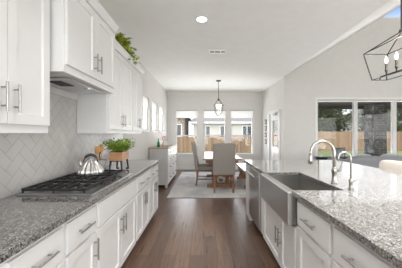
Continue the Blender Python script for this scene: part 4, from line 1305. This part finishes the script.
def tree(label, loc, h, r, mat, seed, n=6000, ls=0.40):
    q = random.Random(seed)
    t = thing('garden_tree', label, 'tree', loc, q.uniform(0, 6), 'trees beyond the fence')
    mb = MB()
    mb.tube([(0, 0, 0), (0.05, 0.03, h * 0.3), (-0.05, 0.1, h * 0.6), (0, 0, h * 0.85)], [0.22, 0.17, 0.11, 0.04], 10)
    for k in range(5):
        a = k * 1.3 + q.random()
        mb.tube([(0, 0, h * (0.3 + 0.08 * k)), (math.cos(a) * r * 0.4, math.sin(a) * r * 0.4, h * (0.45 + 0.08 * k)), (math.cos(a) * r * 0.75, math.sin(a) * r * 0.75, h * (0.52 + 0.08 * k))], [0.09, 0.06, 0.025], 7)
    mb.build('trunk', M['bark'], t)
    mb = MB()
    blobs = []
    for k in range(17):
        a = q.uniform(0, 2 * PI); rr = r * 0.72 * math.sqrt(q.random())
        blobs.append((Vector((math.cos(a) * rr, math.sin(a) * rr, h * (0.20 + 0.68 * q.random() ** 1.2))), r * q.uniform(0.32, 0.5)))
    for k in range(n):
        c_, br = q.choice(blobs)
        d = Vector((q.gauss(0, 1), q.gauss(0, 1), q.gauss(0, 1))).normalized()
        p = c_ + d * br * (q.random() ** 0.45)
        mb.leaf(p, Vector((q.gauss(0, 1), q.gauss(0, 1), q.gauss(0, .7))), Vector((0, 0, 1)), ls * q.uniform(.7, 1.3), ls * 0.6)
    mb.build('foliage', mat, t)
    return t
T_ = [
    ('broad dark green tree beyond the fence, left of the patio column', (12.4, 24.0), 7.5, 3.0, 'oak', 3),
    ('tall grey-green tree beyond the fence, nearest the window jamb', (10.0, 31.0), 8.0, 3.0, 'olive', 4),
    ('grey-green tree beyond the fence between the jamb and the patio column', (16.8, 31.5), 8.5, 3.0, 'olive', 15),
    ('wide grey-green tree farthest back between the jamb and the patio column', (15.5, 38.5), 10.5, 3.6, 'olive', 21),
    ('dark green tree beyond the fence behind the patio column', (19.0, 24.0), 8.0, 3.0, 'oak', 5),
    ('pale green tree beyond the fence, right of the patio column', (23.4, 29.0), 6.5, 2.8, 'olive', 6),
]
for lab, (x, y), h_, r_, m_, sd in T_:
    tree(lab, (x, y, -0.17), h_, r_, M[m_], sd)

def house(label, x0, x1, y0, y1, h_, rh, wallm, wins):
    r = thing('neighbor_house', label, 'house', (0, 0, -0.17))
    MB().box(x0, x1, y0, y1, 0, h_).build('walls', M[wallm], r)
    e_ = 0.5
    mb = MB(); ym = (y0 + y1) / 2
    mb.hexa([(x0 - e_, y0 - e_, h_), (x1 + e_, y0 - e_, h_), (x1 + e_, y1 + e_, h_), (x0 - e_, y1 + e_, h_)],
            [(x0 + 1.2, ym - .05, h_ + rh), (x1 - 1.2, ym - .05, h_ + rh), (x1 - 1.2, ym + .05, h_ + rh), (x0 + 1.2, ym + .05, h_ + rh)])
    mb.build('roof', M['roof'], r)
    MB().box(x0 - e_, x1 + e_, y0 - e_ - .03, y0 - e_, h_ - 0.16, h_ + 0.02).build('fascia', M['trim'], r)
    for (wx, wz) in wins:
        fr_ = MB().box(wx - 0.55, wx + 0.55, y0 - 0.05, y0 - 0.001, wz, wz + 1.4).build('window', M['trim'], r)
        mb = MB()
        for s in (-1, 1): mb.box(wx + s * 0.26 - 0.22, wx + s * 0.26 + 0.22, y0 - 0.055, y0 - 0.05, wz + 0.08, wz + 1.32)
        mb.build('pane', M['darkpane'], fr_)
house('pale house beyond the fence seen through the middle back windows', -1.2, 6.4, 26, 33, 2.9, 1.9, 'siding', ((0.2, 1.1), (2.4, 1.1), (5.0, 1.1)))
house('tan brick house beyond the fence seen through the left back window', -12.0, -2.2, 24, 32, 3.4, 2.2, 'tanbrick', ((-2.95, 1.2), (-4.35, 1.2), (-5.8, 1.2)))
house('pale house with grey roof far beyond the patio column', 27.5, 41.0, 36, 46, 4.0, 2.6, 'siding', ((29.5, 1.6), (33.0, 1.6)))
